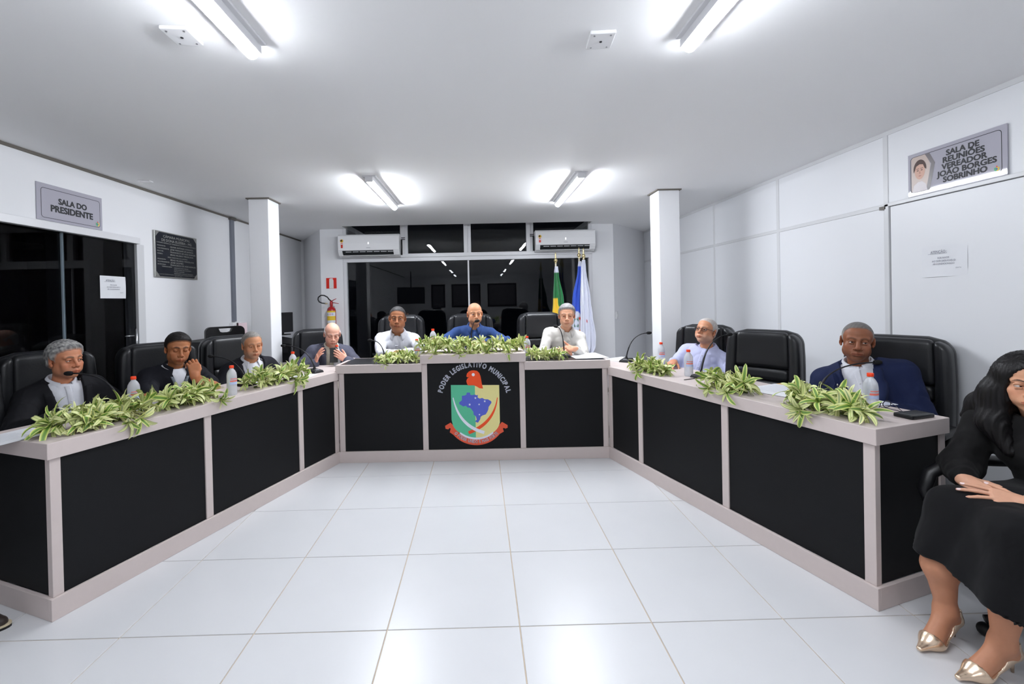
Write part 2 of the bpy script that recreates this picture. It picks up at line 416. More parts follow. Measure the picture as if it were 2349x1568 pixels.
# ------------------------------------------------------------------ benches
def bench(name, label, O, d, inner, L, out):
    """a side bench: O outer front corner on the floor, d unit vector along the front, out unit vector to the front side,
    inner = the plan points that close the top beyond the corner with the central bench"""
    t = thing(name, label, 'desk', (O[0], O[1], 0))
    O = Vector((O[0], O[1])); d = Vector(d); b = -Vector(out); W = .54
    def q(s, w): return tuple(O + d * s + b * w)
    def P(poly, z0, z1, nm, mt, bv=.002): return MB().prism(poly, z0, z1).build(nm, mt, t, bevel=bv, world=True)
    P([q(0, 0), q(L, 0)] + inner + [q(0, W)], .767, .845, 'worktop', BEIGE, .003)
    P([q(.0, 0), q(L, 0), q(L, .02), q(.0, .02)], 0, .105, 'skirting', BEIGE)
    P([q(.0, .02), q(.02, .02), q(.02, W - .002), q(.0, W - .002)], 0, .105, 'skirting', BEIGE)
    for s0, s1 in posts:
        P([q(s0, .014), q(s1, .014), q(s1, .05), q(s0, .05)], .105, .767, 'post', BEIGE)
    P([q(.014, W - .05), q(.06, W - .05), q(.06, W - .01), q(.014, W - .01)], 0, .767, 'post', BEIGE)
    for (a, s0), (s1, c) in zip(posts[:-1], posts[1:]):
        P([q(s0, .022), q(s1, .022), q(s1, .04), q(s0, .04)], .105, .767, 'front_panel', BLACKLAM)
    P([q(.022, .05), q(.04, .05), q(.04, W - .05), q(.022, W - .05)], .105, .767, 'end_panel', BLACKLAM)
    return t
dL = Vector((.735, 2.02)).normalized(); oL = Vector((dL.y, -dL.x))
dR = Vector((-.648, 2.06)).normalized(); oR = Vector((-dR.y, dR.x))
LO = Vector((-2.050, 2.132)); RO = Vector((1.815, 2.047))
def Ld(s, w=0, z=.845): p = LO + dL * s - oL * w; return Vector((p.x, p.y, z))
def Rd(s, w=0, z=.845): p = RO + dR * s - oR * w; return Vector((p.x, p.y, z))
posts = [(.014, .058), (.818, .866), (1.658, 1.706), (2.115, 2.165)]
bench('side_bench', 'beige bench with black front panels on the glass-door side of the room', LO, dL, [(-1.34, 4.58), tuple(Ld(2.46, .54))[:2]], 2.15, oL)
posts = [(.014, .064), (.845, .895), (1.70, 1.75), (2.125, 2.175)]
bench('side_bench', 'beige bench with black front panels on the white panelled side of the room', RO, dR, [(1.20, 4.58), tuple(Rd(2.46, .54))[:2]], 2.16, oR)

CA = Vector((-1.315, 4.15)); dC = Vector((2.485, -.040)).normalized(); oC = Vector((dC.y, -dC.x)); LC = 2.485
def Cd(s, w=0, z=.904): p = CA + dC * s - oC * w; return Vector((p.x, p.y, z))
S0, S1 = .775, 1.720       # raised middle unit
cb = thing('central_bench', 'central beige bench with raised middle and painted municipal emblem', 'desk', (CA.x, CA.y, 0))
def cq(s, w): return tuple(CA + dC * s - oC * w)
def CP(s0, s1, w0, w1, z0, z1, nm, mt=None, bv=.002): return MB().prism([cq(s0, w0), cq(s1, w0), cq(s1, w1), cq(s0, w1)], z0, z1).build(nm, mt or BEIGE, cb, bevel=bv, world=True)
WC = .53
for a, b in ((-.02, S0), (S1, LC + .02)):
    CP(a, b, -.012, WC, .828, .900, 'worktop')
    i0, i1 = (a + .03, b - .0) if a < 0 else (a, b - .03)
    CP(i0, i1, .02, WC - .03, .8995, .9022, 'inlay', BLACKTOP, 0)
    CP(a if a < 0 else b - .03, a + .03 if a < 0 else b, -.012, WC, .899, .905, 'rim')
    CP(a, b, -.012, .02, .899, .904, 'rim')
CP(S0 - .012, S1 + .012, -.022, WC, .905, .985, 'raised_top', bv=.003)
CP(S0 - .012, S0 + .02, .04, WC, .828, .905, 'raised_side'); CP(S1 - .02, S1 + .012, .04, WC, .828, .905, 'raised_side')
CP(-.004, .016, .02, WC - .01, 0, .83, 'end_side'); CP(LC - .016, LC + .004, .02, WC - .01, 0, .83, 'end_side')
CP(-.01, LC + .01, 0, .02, 0, .104, 'skirting')
for s0, s1 in ((0.008, .052), (.772, .822), (1.672, 1.722), (LC - .05, LC - .006)):
    z = .828 if s0 < .5 or s0 > 2 else .905
    CP(s0, s1, .006, .04, .104, z, 'post')
for s0, s1, z in ((.052, .772, .828), (.822, 1.672, .905), (1.722, LC - .05, .828)):
    CP(s0, s1, .012, .03, .104, z, 'front_panel', BLACKLAM)

# ------------------------------------------------------------------ the emblem on the middle panel
def paint(n, c): return mat('paint_' + n, srgb(*c), .5, noise=.02, nscale=60)
em = bpy.data.objects.new('emblem', None); COL.objects.link(em); em.parent = cb; em.matrix_parent_inverse = parent_matrix(cb).inverted()
# emblem picture plane: px,py are measured in the panel's own drawing grid (1289 wide, 1180 high)
EX0, EX1 = .822, 1.672; EK = (EX1 - EX0) / 1289.0
def E(px, py, lift):
    s = EX0 + (px - 212) * EK; z = .905 - (py + (px - 212) * .0195 - 212) * EK * 1.005
    p = CA + dC * s - oC * (.012 - .0004 - lift * .0003); return (p.x, p.y, z)
def flat(poly, mt, nm, lift, parent=None):
    from mathutils.geometry import tessellate_polygon
    tri = tessellate_polygon([[Vector((x, y, 0)) for x, y in poly]])
    m = MB(); m.add([E(x, y, lift) for x, y in poly], [tuple(t) for t in tri]); return m.build(nm, mt, parent or em)
def arc(cx, cy, rx, ry, a0, a1, n=16): return [(cx + rx * math.cos(math.radians(a0 + (a1 - a0) * k / n)), cy - ry * math.sin(math.radians(a0 + (a1 - a0) * k / n))) for k in range(n + 1)]
def ribbon(pts, w): 
    L = []; Rr = []
    for i, (x, y) in enumerate(pts):
        a = pts[max(i - 1, 0)]; c = pts[min(i + 1, len(pts) - 1)]; dx, dy = c[0] - a[0], c[1] - a[1]; l = math.hypot(dx, dy)
        ww = w[i] / 2; L.append((x - dy / l * ww, y + dx / l * ww)); Rr.append((x + dy / l * ww, y - dx / l * ww))
    return L + Rr[::-1]
def bez(p, n=16):
    out = []
    for k in range(n + 1):
        t = k / n; a, b, c = p; out.append(((1 - t) ** 2 * a[0] + 2 * t * (1 - t) * b[0] + t * t * c[0], (1 - t) ** 2 * a[1] + 2 * t * (1 - t) * b[1] + t * t * c[1]))
    return out
EG, EY, EB, ER, EW, EO = paint('green', (88, 190, 148)), paint('yellow', (232, 222, 150)), paint('blue', (84, 98, 200)), paint('red', (228, 88, 56)), paint('white', (232, 234, 246)), paint('orange', (240, 78, 22))
# scroll below
sc_out = arc(880, 930, 425, 425, 216, 326, 22)
sc_in = arc(880, 930, 345, 325, 325, 217, 22)
flat([(525, 1040), (448, 1085), (452, 1125), (490, 1135), (510, 1115), (525, 1125), (510, 1175)] + sc_out[1:-1] + [(1268, 1165), (1255, 1125), (1268, 1113), (1290, 1125), (1322, 1112), (1322, 1075), (1245, 1030)] + sc_in[1:-1], ER, 'scroll', 0)
# shield
def shield(x0, x1):
    pts = [(x0, 516), (x1, 516)]
    for k in range(21):
        x = x1 + (x0 - x1) * k / 20; u = (x - 880) / 340
        y = 1000 + 252 * math.sqrt(max(0, 1 - abs(u) ** 2.0)); pts.append((x, y))
    return pts
flat(shield(540, 876), EG, 'shield_half', 1); flat(shield(876, 1216), EY, 'shield_half', 1)
band = arc(882, 905, 372, 372, 232, 310, 16); bandi = arc(882, 885, 364, 364, 310, 232, 16)
flat(band + bandi, EW, 'shield_border', 2)
brazil = [(760, 622), (805, 620), (812, 655), (850, 655), (870, 648), (900, 660), (915, 650), (912, 690), (940, 705), (975, 695), (1010, 715), (1055, 715), (1100, 742), (1103, 765), (1085, 790), (1062, 822), (1058, 855), (1042, 890), (1020, 925), (975, 940), (948, 960), (940, 995), (908, 1042), (868, 1025), (893, 998), (880, 950), (850, 930), (848, 890), (815, 845), (800, 835), (765, 828), (745, 805), (705, 815), (685, 800), (655, 785), (650, 760), (690, 728), (692, 665), (730, 662), (755, 650)]
flat(brazil, EB, 'map', 2)
for cx, cy, r in ((880, 697, 18), (1010, 742, 18), (798, 788, 18), (930, 786, 15), (932, 928, 14)):
    flat([(cx + (r if k % 2 == 0 else r * .45) * math.sin(math.pi * k / 5), cy - (r if k % 2 == 0 else r * .45) * math.cos(math.pi * k / 5)) for k in range(10)], EW, 'star', 3)
def scim(a, b, c, w0, w1): 
    pts = bez((a, b, c), 18); return ribbon(pts, [w0 + (w1 - w0) * math.sin(min(1, k / 15) * math.pi / 2) for k in range(19)]) 
flat(scim((1187, 690), (1140, 1050), (775, 1182), 10, 44), EO, 'blade', 3)
flat(scim((568, 692), (640, 1090), (995, 1178), 12, 44), EW, 'blade', 4)
flat([(870, 310), (910, 318), (940, 345), (958, 390), (965, 430), (975, 500), (990, 565), (940, 560), (900, 535), (865, 520), (830, 520), (780, 520), (765, 490), (758, 460), (770, 430), (800, 400), (775, 408), (760, 395), (770, 355), (800, 325), (835, 312)], EO, 'cap', 4)
flat(arc(857, 371, 22, 22, 0, 342, 18), EW, 'cap_button', 5)
def arc_text(body, cx, cy, r, a0, a1, size, mt, nm, lift, up=True, bold=.03, wk=None):
    m = MB(); glyphs = []
    adv = [0.0]
    for ch in body:
        vs, fs = text_mesh(ch, size, bold=bold) if ch != ' ' else ([], [])
        w = (max(v[0] for v in vs) - min(v[0] for v in vs)) if vs else size * .35
        glyphs.append((vs, fs, w)); adv.append(adv[-1] + w + size * .09)
    tot = adv[-1] - size * .09
    for (vs, fs, w), x in zip(glyphs, adv):
        if not vs: continue
        f = (x + w / 2) / tot; a = math.radians(a0 + (a1 - a0) * f)
        mx = (max(v[0] for v in vs) + min(v[0] for v in vs)) / 2
        k = (abs(math.radians(a1 - a0)) * r) / tot
        rot = (a - math.pi / 2) if up else (a + math.pi / 2)
        px, py = cx + r * math.cos(a), cy - r * math.sin(a)
        out = []
        for vx, vy, _ in vs:
            vx = (vx - mx) * k
            ex = vx * math.cos(rot) - vy * math.sin(rot); ey = vx * math.sin(rot) + vy * math.cos(rot)
            out.append(E(px + ex, py - ey, lift))
        m.add(out, fs)
    return m.build(nm, mt, em)
arc_text('PODER LEGISLATIVO MUNICIPAL', 868, 722, 458, 168, 12, 96, EW, 'lettering', 2, bold=.055)
arc_text('O PODER UNIDO \u00c9 MAIS FORTE', 882, 905, 421, 223, 317, 60, EW, 'lettering', 3, up=False, bold=.045)

# ------------------------------------------------------------------ raised floor behind the central bench
mb = MB(); mb.box((-1.30, 4.70, 0), (1.78, 6.9, .13)); struct(mb.build('raised_floor', mat('platform_grey', srgb(150, 146, 142), .6, noise=.05)))

# ------------------------------------------------------------------ chairs
LEATHER = mat('black_leather', srgb(26, 27, 30), .36, noise=.15, nscale=12, bump=.25, bscale=90, spec=.5)
BLACKPL = mat('black_plastic', srgb(20, 20, 22), .4, bump=.05)
CHROME = mat('grey_steel', (.4, .4, .42), .3, 1.0)
CH = [None]
def back_bend(x, y, z):
    t = z - .55
    return (x * (1 - .06 * max(0, t / .65) ** 3), y + .16 * t - .12 * t * t - .35 * x * x, z - 3.2 * max(0, abs(x) - .15) ** 2 * max(0, min(1, t / .6)) ** 2)
def make_chair():
    t = thing('office_chair', 'x', 'chair', (0, 0, 0), 0, 'black leather swivel chairs behind the benches')
    MB().rbox((0, .235, .82), (.56, .11, .74), .05, 4, back_bend).build('back_shell', LEATHER, t, smooth=True)
    MB().rbox((0, .165, 1.035), (.40, .075, .285), .034, 4, back_bend).build('head_pad', LEATHER, t, smooth=True)
    for z in (.845, .745, .645):
        MB().rbox((0, .17, z), (.385, .07, .098), .03, 4, back_bend).build('back_cushion', LEATHER, t, smooth=True)
    for s in (-1, 1):
        MB().rbox((s * .235, .185, .83), (.085, .12, .70), .036, 4, back_bend).build('side_bolster', LEATHER, t, smooth=True)
    MB().rbox((0, -.04, .455), (.52, .50, .13), .05, 4).build('seat', LEATHER, t, smooth=True)
    for s in (-1, 1):
        MB().rbox((s * .29, -.03, .665), (.065, .28, .04), .018, 3).build('arm_pad', BLACKPL, t, smooth=True)
        MB().tube([(s * .24, -.02, .42), (s * .29, -.02, .44), (s * .295, -.03, .55), (s * .29, -.03, .65)], .018, 8, flat=1.6).build('arm_bracket', BLACKPL, t, smooth=True)
    MB().lathe([(.03, .1), (.03, .25), (.022, .25), (.022, .40)], 12).build('gas_column', BLACKPL, t, smooth=False)
    m = MB()
    for k in range(5):
        a = 2 * math.pi * k / 5 + .3; m.tube([(0, 0, .11), (.30 * math.cos(a), .30 * math.sin(a), .075)], [.03, .018], 8)
    m.build('star_base', BLACKPL, t, smooth=True)
    for k in range(5):
        a = 2 * math.pi * k / 5 + .3
        m = MB(); m.lathe([(.022, -.02), (.027, -.012), (.027, .012), (.022, .02)], 12, (.30 * math.cos(a), .30 * math.sin(a), .0285), 'x'); m.build('caster', BLACKPL, t, smooth=False)
    return t
chairs = [
    (-2.82, 2.44, 0, 72, 'black leather office chair partly cut off at the picture edge, beside the glass door'),
    (-2.84, 3.09, 0, 66, 'black leather office chair under the curly grey-haired man in dark blazer'),
    (-2.42, 3.52, 0, 54, 'black leather office chair behind the man in navy polo shirt'),
    (-2.19, 4.20, 0, 58, 'black leather office chair behind the grey-haired man in dark blazer by the column'),
    (-1.74, 4.90, 0, 25, 'black leather office chair behind the bald old man with a phone'),
    (-.93, 5.10, .13, -2, 'black leather office chair behind the stout man in white shirt'),
    (-.11, 5.10, .13, 0, 'black leather office chair behind the bald man in blue shirt'),
    (.74, 5.00, .13, 8, 'black leather office chair behind the grey-haired man in white shirt'),
    (2.02, 4.22, 0, -52, 'black leather office chair behind the man with glasses leaning back'),
    (2.09, 3.45, 0, -55, 'empty black leather office chair between the lavender shirt and blue blazer'),
    (2.52, 2.79, 0, -60, 'black leather office chair behind the man in blue blazer')]
for k, (x, y, z, a, lab) in enumerate(chairs):
    if k == 0: c0 = make_chair(); c0.location = (x, y, z); c0.rotation_euler = (0, 0, math.radians(a)); c0['label'] = lab
    else: dup(c0, (x, y, z), math.radians(a), lab)

# ------------------------------------------------------------------ air conditioners
GLOSSW = mat('glossy_white_plastic', (.86, .86, .87), .18, spec=.5, noise=.01)
DARKSLOT = mat('dark_slot', (.012, .014, .016), .6)
def air_con(x0, x1, z0, z1, label, cable_side):
    t = thing('air_conditioner', label, 'air conditioner', ((x0 + x1) / 2, 7.0, z0), 0, 'split air conditioners above the window')
    w = x1 - x0; h = z1 - z0; D = .20
    prof = [(-.012, 0), (-.10, .004), (-.155, .03), (-.188, .075), (-D, .1), (-D - .004, .2), (-D + .004, h - .02), (-D + .03, h), (-.012, h)]
    def ext(pr, xa, xb):
        n = len(pr); m = MB(); m.add([(xa, y, z) for y, z in pr] + [(xb, y, z) for y, z in pr],
            [tuple(range(n)), tuple(range(2 * n - 1, n - 1, -1))] + [(i, n + i, n + (i + 1) % n, (i + 1) % n) for i in range(n)]); return m
    ext(prof, -w / 2, w / 2).build('casing', GLOSSW, t, bevel=.006, seg=3)
    ext([(-D - .008, .098), (-D - .012, .2), (-D - .003, h - .03), (-D + .01, h - .03), (-D + .01, .098)], -w / 2 + .004, w / 2 - .004).build('front_cover', GLOSSW, t, bevel=.004)
    ext([(-.150, .020), (-.196, .076), (-.202, .094), (-.16, .094)], -w / 2 + .07, w / 2 - .09).build('outlet', DARKSLOT, t)
    for k in range(7):
        xx = -w / 2 + .12 + k * (w - .26) / 6.3
        m = MB(); m.box((xx, -.206, .071), (xx + .085, -.196, .079)); m.build('louvre', STRIPW, t)
    m = MB(); m.box((-w / 2 + .06, -.188, .018), (w / 2 - .08, -.15, .026)); m.build('flap', GLOSSW, t, bevel=.003)
    EL = mat('label_gold', srgb(225, 180, 40), .5); EK2 = mat('label_black', srgb(40, 34, 30), .5); ELr = mat('label_red', srgb(220, 70, 55), .5)
    m = MB(); yy = -D - .0135
    m.lathe([(.0001, -.0005), (.024, -.0005), (.024, .0005), (.0001, .0005)], 20, (-w / 2 + .065, yy, h - .10), 'y'); m.build('energy_label', EL, t)
    m = MB(); m.lathe([(.0001, -.0005), (.013, -.0005), (.013, .0005), (.0001, .0005)], 16, (-w / 2 + .060, yy - .001, h - .096), 'y'); m.build('energy_label', EK2, t)
    m = MB(); m.box((-w / 2 + .05, yy - .0005, .135), (-w / 2 + .08, yy + .002, h - .13)); m.build('energy_ribbon', ELr, t)
    m = MB(); m.box((-w / 2 + .052, yy - .0012, h - .155), (-w / 2 + .078, yy, h - .14)); m.build('energy_ribbon', mat('paper_white', (.8, .8, .82), .7), t)
    m = MB(); m.box((-.03, yy + .002, .131), (.03, yy + .003, .137)); m.build('maker_mark', mat('mark_grey', (.35, .35, .38), .4), t)
    m = MB(); m.box((-.008, yy + .001, h - .155), (.008, yy + .0025, h - .125)); m.build('display', mat('display_lit', (.9, .93, 1), .3, emit=1.2), t)
    s = cable_side; m = MB(); m.tube([(s * (w / 2 + .012), -.06, .03), (s * (w / 2 + .014), -.06, h * .5), (s * (w / 2 + .014), -.06, h * .78)], .012, 8)
    for dz in (0, .025): m.tube([(s * (w / 2 + .012), -.07, h * .78 + dz), (s * (w / 2 + .07), -.07, h * .78 + dz)], .006, 6)
    m.build('drain_hose', BLACKPL, t, smooth=True)
air_con(-2.111, -1.186, 2.165, 2.507, 'white split air conditioner above the fire extinguisher', 1)
air_con(.876, 1.787, 2.190, 2.515, 'white split air conditioner above the flags', -1)

# ------------------------------------------------------------------ fire extinguisher and its sign
EXR = mat('extinguisher_red', srgb(165, 22, 25), .3, coat=.3); EXY = mat('label_yellow', srgb(225, 190, 55), .5, noise=.06, nscale=60)
PAPER = mat('paper', (.76, .77, .80), .7, noise=.02)
t = thing('fire_extinguisher', 'red fire extinguisher with yellow label hung beside the window', 'extinguisher', (-2.262, 6.905, .93))
m = MB(); m.lathe([(.045, 0), (.062, .012), (.066, .03), (.066, .43), (.058, .465), (.035, .487), (.02, .495), (.02, .51)], 28); m.build('cylinder', EXR, t, smooth=True, auto=40)
for za, zb, mt in ((.405, .43, EXY), (.35, .405, PAPER), (.285, .35, EXY), (.24, .285, PAPER), (.12, .24, EXY)):
    m = MB(); n = 20; rr = .0668
    for k in range(n):
        a0 = -2.6 + k * 2.3 / n; a1 = -2.6 + (k + 1) * 2.3 / n
        m.add([(rr * math.cos(a0), rr * math.sin(a0), za), (rr * math.cos(a1), rr * math.sin(a1), za), (rr * math.cos(a1), rr * math.sin(a1), zb), (rr * math.cos(a0), rr * math.sin(a0), zb)], [(0, 1, 2, 3)])
    m.build('label_band', mt, t)
for a, c in ((-2.1, (60, 110, 80)), (-1.57, (205, 60, 80)), (-1.05, (70, 80, 190))):
    m = MB(); rr = .0674; A = [a - .16, a + .16]
    m.add([(rr * math.cos(A[0]), rr * math.sin(A[0]), .362), (rr * math.cos(A[1]), rr * math.sin(A[1]), .362), (rr * math.cos(A[1]), rr * math.sin(A[1]), .393), (rr * math.cos(A[0]), rr * math.sin(A[0]), .393)], [(0, 1, 2, 3)])
    m.build('class_mark', mat('mark_%d' % c[0], srgb(*c), .6), t)
m = MB(); m.lathe([(.022, .505), (.024, .53), (.02, .575), (.012, .585)], 14); m.build('valve', EXR, t, smooth=True, auto=40)
m = MB(); m.tube([(.005, -.01, .575), (.05, -.02, .598), (.085, -.025, .612)], [.007, .006, .005], 8); m.tube([(.01, -.01, .555), (.06, -.02, .548), (.12, -.025, .538)], [.007, .006, .005], 8); m.build('lever', EXR, t, smooth=True)
m = MB(); m.tube([(-.005, -.005, .585), (-.02, -.03, .60), (-.045, -.04, .64), (-.09, -.045, .665), (-.14, -.045, .668), (-.18, -.042, .64), (-.188, -.04, .605), (-.17, -.04, .57), (-.13, -.04, .55), (-.08, -.042, .543)], .0095, 10); m.build('hose', BLACKPL, t, smooth=True)
m = MB(); m.tube([(-.08, -.042, .543), (-.045, -.042, .541)], [.012, .009], 10); m.build('nozzle', mat('brass', (.6, .5, .3), .35, .8), t, smooth=True)
m = MB(); m.box((-.02, .04, .42), (.02, .094, .5)); m.build('wall_bracket', CHROME, t)
t = thing('extinguisher_sign', 'red square sign with white extinguisher symbol on the wall', 'sign', (-2.283, 6.999, 1.785))
SGR = mat('sign_red', srgb(216, 40, 26), .45, noise=.03); SGW = mat('sign_white', (.78, .77, .75), .5)
m = MB(); m.box((-.079, -.004, -.082), (.079, 0, .082)); m.build('plate', SGR, t)
ic = [(-.032, -.079), (.034, -.079), (.034, .045), (.026, .058), (.012, .064), (.026, .068), (.024, .074), (.004, .076), (-.022, .072), (-.034, .058), (-.030, .05), (-.014, .060), (-.01, .062), (-.026, .055), (-.032, .043)]
from mathutils.geometry import tessellate_polygon
def flat_poly(pl, M, lift=0.0):
    tri = tessellate_polygon([[Vector((x, y, 0)) for x, y in pl]])
    return [tuple(M @ Vector((x, y, lift))) for x, y in pl], [tuple(q) for q in tri]
m = MB(); m.add(*flat_poly(ic, frame_matrix((0, -.0046, 0), (1, 0, 0), (0, 0, 1), (0, -1, 0)))); m.build('symbol', SGW, t)

# ------------------------------------------------------------------ signs and notices on the side walls
SIGNP = mat('sign_plate_grey', srgb(178, 176, 187), .04, noise=.01); INK = mat('black_print', srgb(24, 26, 32), .5)
def rr_outline(x0, x1, y0, y1, r, w):
    o = []; i_ = []
    for cx, cy, a in ((x1 - r, y1 - r, 0), (x0 + r, y1 - r, 90), (x0 + r, y0 + r, 180), (x1 - r, y0 + r, 270)):
        for k in range(7):
            q = math.radians(a + 15 * k); o.append((cx + r * math.cos(q), cy + r * math.sin(q))); i_.append((cx + (r - w) * math.cos(q), cy + (r - w) * math.sin(q)))
    n = len(o); return o + i_, [(k, (k + 1) % n, n + (k + 1) % n, n + k) for k in range(n)]
def mini_emblem(M, cx, cy, s, parent):
    for pl, c, nm in (([(-.5, .35), (0, .35), (0, -.5), (-.3, -.42), (-.5, -.15)], (90, 180, 130), 'emblem_half'), ([(0, .35), (.5, .35), (.5, -.15), (.3, -.42), (0, -.5)], (230, 205, 80), 'emblem_half'),
                      ([(-.12, .35), (.14, .35), (.1, .7), (-.08, .72)], (225, 70, 40), 'emblem_cap'), ([(-.3, .1), (.25, .15), (.1, -.25), (-.05, -.1)], (70, 85, 190), 'emblem_map')):
        m = MB(); m.add(*flat_poly([(cx + x * s, cy + y * s) for x, y in pl], M, .0011 if 'map' in nm else .0008)); m.build(nm, mat('mini_%d_%d' % c[:2], srgb(*c), .5), parent)
def wall_frame(side, y, z): 
    return frame_matrix((XL + .001, y, z), (0, 1, 0), (0, 0, 1), (1, 0, 0)) if side < 0 else frame_matrix((XR - .012, y, z), (0, -1, 0), (0, 0, 1), (-1, 0, 0))
def place(side, y, z): return ((XL + .001, y, z), math.radians(90)) if side < 0 else ((XR - .012, y, z), math.radians(-90))
LOCALF = frame_matrix((0, 0, 0), (1, 0, 0), (0, 0, 1), (0, -1, 0))   # local: x along the text, z up, front to -y
def LF(d): return frame_matrix((0, -d, 0), (1, 0, 0), (0, 0, 1), (0, -1, 0))
# room sign over the glass door
loc, rz = place(-1, 3.581, 2.275)
t = thing('door_sign', 'grey sign reading SALA DO PRESIDENTE above the glass door', 'sign', loc, rz)
m = MB(); m.box((-.284, -.006, -.137), (.284, 0, .137)); m.build('plate', SIGNP, t, bevel=.001)
m = MB(); v, f = rr_outline(-.252, .262, -.117, .105, .022, .0035); m.add([tuple(LF(.0066) @ Vector((x, y, 0))) for x, y in v], f); m.build('border', INK, t)
m = MB(); fit_text(m, 'SALA DO', LF(.0068), -.115, .135, .026, bold=.05); fit_text(m, 'PRESIDENTE', LF(.0068), -.178, .192, -.036, bold=.05); m.build('lettering', INK, t)
mini_emblem(LF(.0065), .236, -.092, .034, t)
# room sign over the white door, with a portrait
loc, rz = place(1, 2.743, 2.25)
t = thing('door_sign', 'grey sign with portrait photo above the white door', 'sign', loc, rz)
m = MB(); m.box((-.286, -.006, -.142), (.286, 0, .142)); m.build('plate', SIGNP, t, bevel=.001)
m = MB(); v, f = rr_outline(-.268, .262, -.120, .120, .022, .0035); m.add([tuple(LF(.0066) @ Vector((x, y, 0))) for x, y in v], f); m.build('border', INK, t)
def fp(pl, mt, nm, lift): m = MB(); m.add(*flat_poly(pl, LF(lift))); return m.build(nm, mt, t)
fp([(-.262, -.105), (-.262, .105), (-.25, .117), (-.165, .117), (-.135, .045), (-.155, -.117), (-.25, -.117)], mat('portrait_ground', srgb(190, 172, 162), .3), 'portrait', .0067)
fp([(-.17, .118), (-.14, .118), (-.105, .045), (-.14, -.118), (-.165, -.118), (-.13, .045)], mat('portrait_edge', srgb(95, 88, 92), .3), 'portrait_edge', .0069)
fp([(-.258, -.117), (-.245, -.07), (-.215, -.052), (-.19, -.052), (-.165, -.075), (-.155, -.117)], mat('portrait_shirt', srgb(222, 216, 218), .4), 'portrait_shirt', .0071)
fp([(-.204 + .034 * math.cos(a), .018 + .056 * math.sin(a)) for a in [2 * math.pi * k / 20 for k in range(20)]] , mat('portrait_skin', srgb(205, 160, 140), .4), 'portrait_face', .0073)
fp([(-.204 + .043 * math.cos(a), .030 + .062 * math.sin(a)) for a in [-.15 + (math.pi + .45) * k / 16 for k in range(17)]] + [(-.236, .03), (-.228, .052), (-.205, .062), (-.182, .056), (-.172, .03)], mat('portrait_hair', srgb(70, 45, 38), .5), 'portrait_hair', .0075)
m = MB()
for body, a, b, y in (('SALA DE', -.038, .150, .084), ('REUNI\u00d5ES', -.058, .178, .043), ('VEREADOR', -.066, .190, .002), ('JO\u00c3O BORGES', -.096, .238, -.038), ('SOBRINHO', -.058, .190, -.078)):
    fit_text(m, body, LF(.0068), a, b, y, size=.047, bold=.05)
m.build('lettering', INK, t); mini_emblem(LF(.0068), .236, -.096, .026, t)
for dx in (-.013, .013):
    fp([(-.204 + dx + .007 * math.cos(a), .022 + .003 * math.sin(a)) for a in [2 * math.pi * k / 10 for k in range(10)]], mat('portrait_hair', srgb(70, 45, 38), .5), 'portrait_eye', .0076)
    fp([(-.204 + dx - .009, .032), (-.204 + dx + .009, .032), (-.204 + dx + .009, .035), (-.204 + dx - .009, .035)], mat('portrait_hair', srgb(70, 45, 38), .5), 'portrait_brow', .0076)
fp([(-.207, .012), (-.203, .02), (-.199, .0), (-.209, .0)], mat('portrait_shade', srgb(180, 130, 112), .4), 'portrait_nose', .0076)
fp([(-.216, -.014), (-.204, -.011), (-.192, -.014), (-.204, -.018)], mat('portrait_lips', srgb(170, 100, 92), .4), 'portrait_mouth', .0076)
# bronze plaque
loc, rz = place(-1, 4.79, 2.007)
t = thing('plaque', 'black and silver commemorative plaque on the wall beside the glass door', 'plaque', loc, rz)
SILV = mat('brushed_silver', (.42, .42, .40), .35, .8, noise=.1, nscale=50); PLQ = mat('plaque_black', srgb(20, 24, 34), .35); PLT = mat('plaque_letters', srgb(170, 172, 165), .4, .3)
m = MB(); m.box((-.331, -.02, -.232), (.331, 0, .232)); m.build('plate', SILV, t, bevel=.002)
c = .05; m = MB(); a, b = .318, .222
m.add(*flat_poly([(-a + c, -b), (a - c, -b), (a, -b + c), (a, b - c), (a - c, b), (-a + c, b), (-a, b - c), (-a, -b + c)], LF(.0206))); m.build('field', PLQ, t)
m = MB(); F = LF(.0210)
def ln(body, a, b, y, s): fit_text(m, body, F, a, b, y, size=s)
ln('C\u00c2MARA MUNICIPAL', -.21, .21, .186, .036); ln('DE DONA EUZ\u00c9BIA - MG', -.235, .235, .148, .036)
ln('COMISS\u00c3O ESPECIAL DE TOMBAMENTO DO PATRIM\u00d4NIO HISTORICO', -.305, .305, .118, .016)
for k, (l, r, rb) in enumerate((('PRESIDENTE:', 'GILMAR ANTONIO GONZAGA', .26), ('VICE-PRESIDENTE:', 'JOSE MARQUES DE BARROS', .26), ('RELATOR:', 'FRANCISCO DE ASSIS BORGES', .30), ('MEMBRO:', 'BRAZ HILARIO TENGILAVA', .26))):
    y = .088 - k * .027; ln(l, -.30, -.30 + .0108 * len(l), y, .015); ln(r, -.11, rb, y, .021)
ln('MESA DIRETORA DA CAMARA', -.15, .16, -.022, .015)
for k, (l, r, rb) in enumerate((('PRESIDENTE:', 'BRAZ HILARIO TENGILAVA', .27), ('VICE-PRESIDENTE:', 'JOSE GOMES', .09), ('SECRETARIO:', 'FRANCISCO DE ASSIS BORGES', .30))):
    y = -.047 - k * .026; ln(l, -.30, -.30 + .0108 * len(l), y, .015); ln(r, -.11, rb, y, .021)
ln('VEREADORES:', -.24, -.09, -.120, .014)
for k, (r, rb) in enumerate((('GERSON DAS NEVES', .17), ('JOSE LOPES DE OLIVEIRA', .22), ('HELIO GOMES', .10), ('ANTONIO CARLOS TEIXEIRA', .25))): ln(r, -.06, rb, -.126 - k * .019, .012)
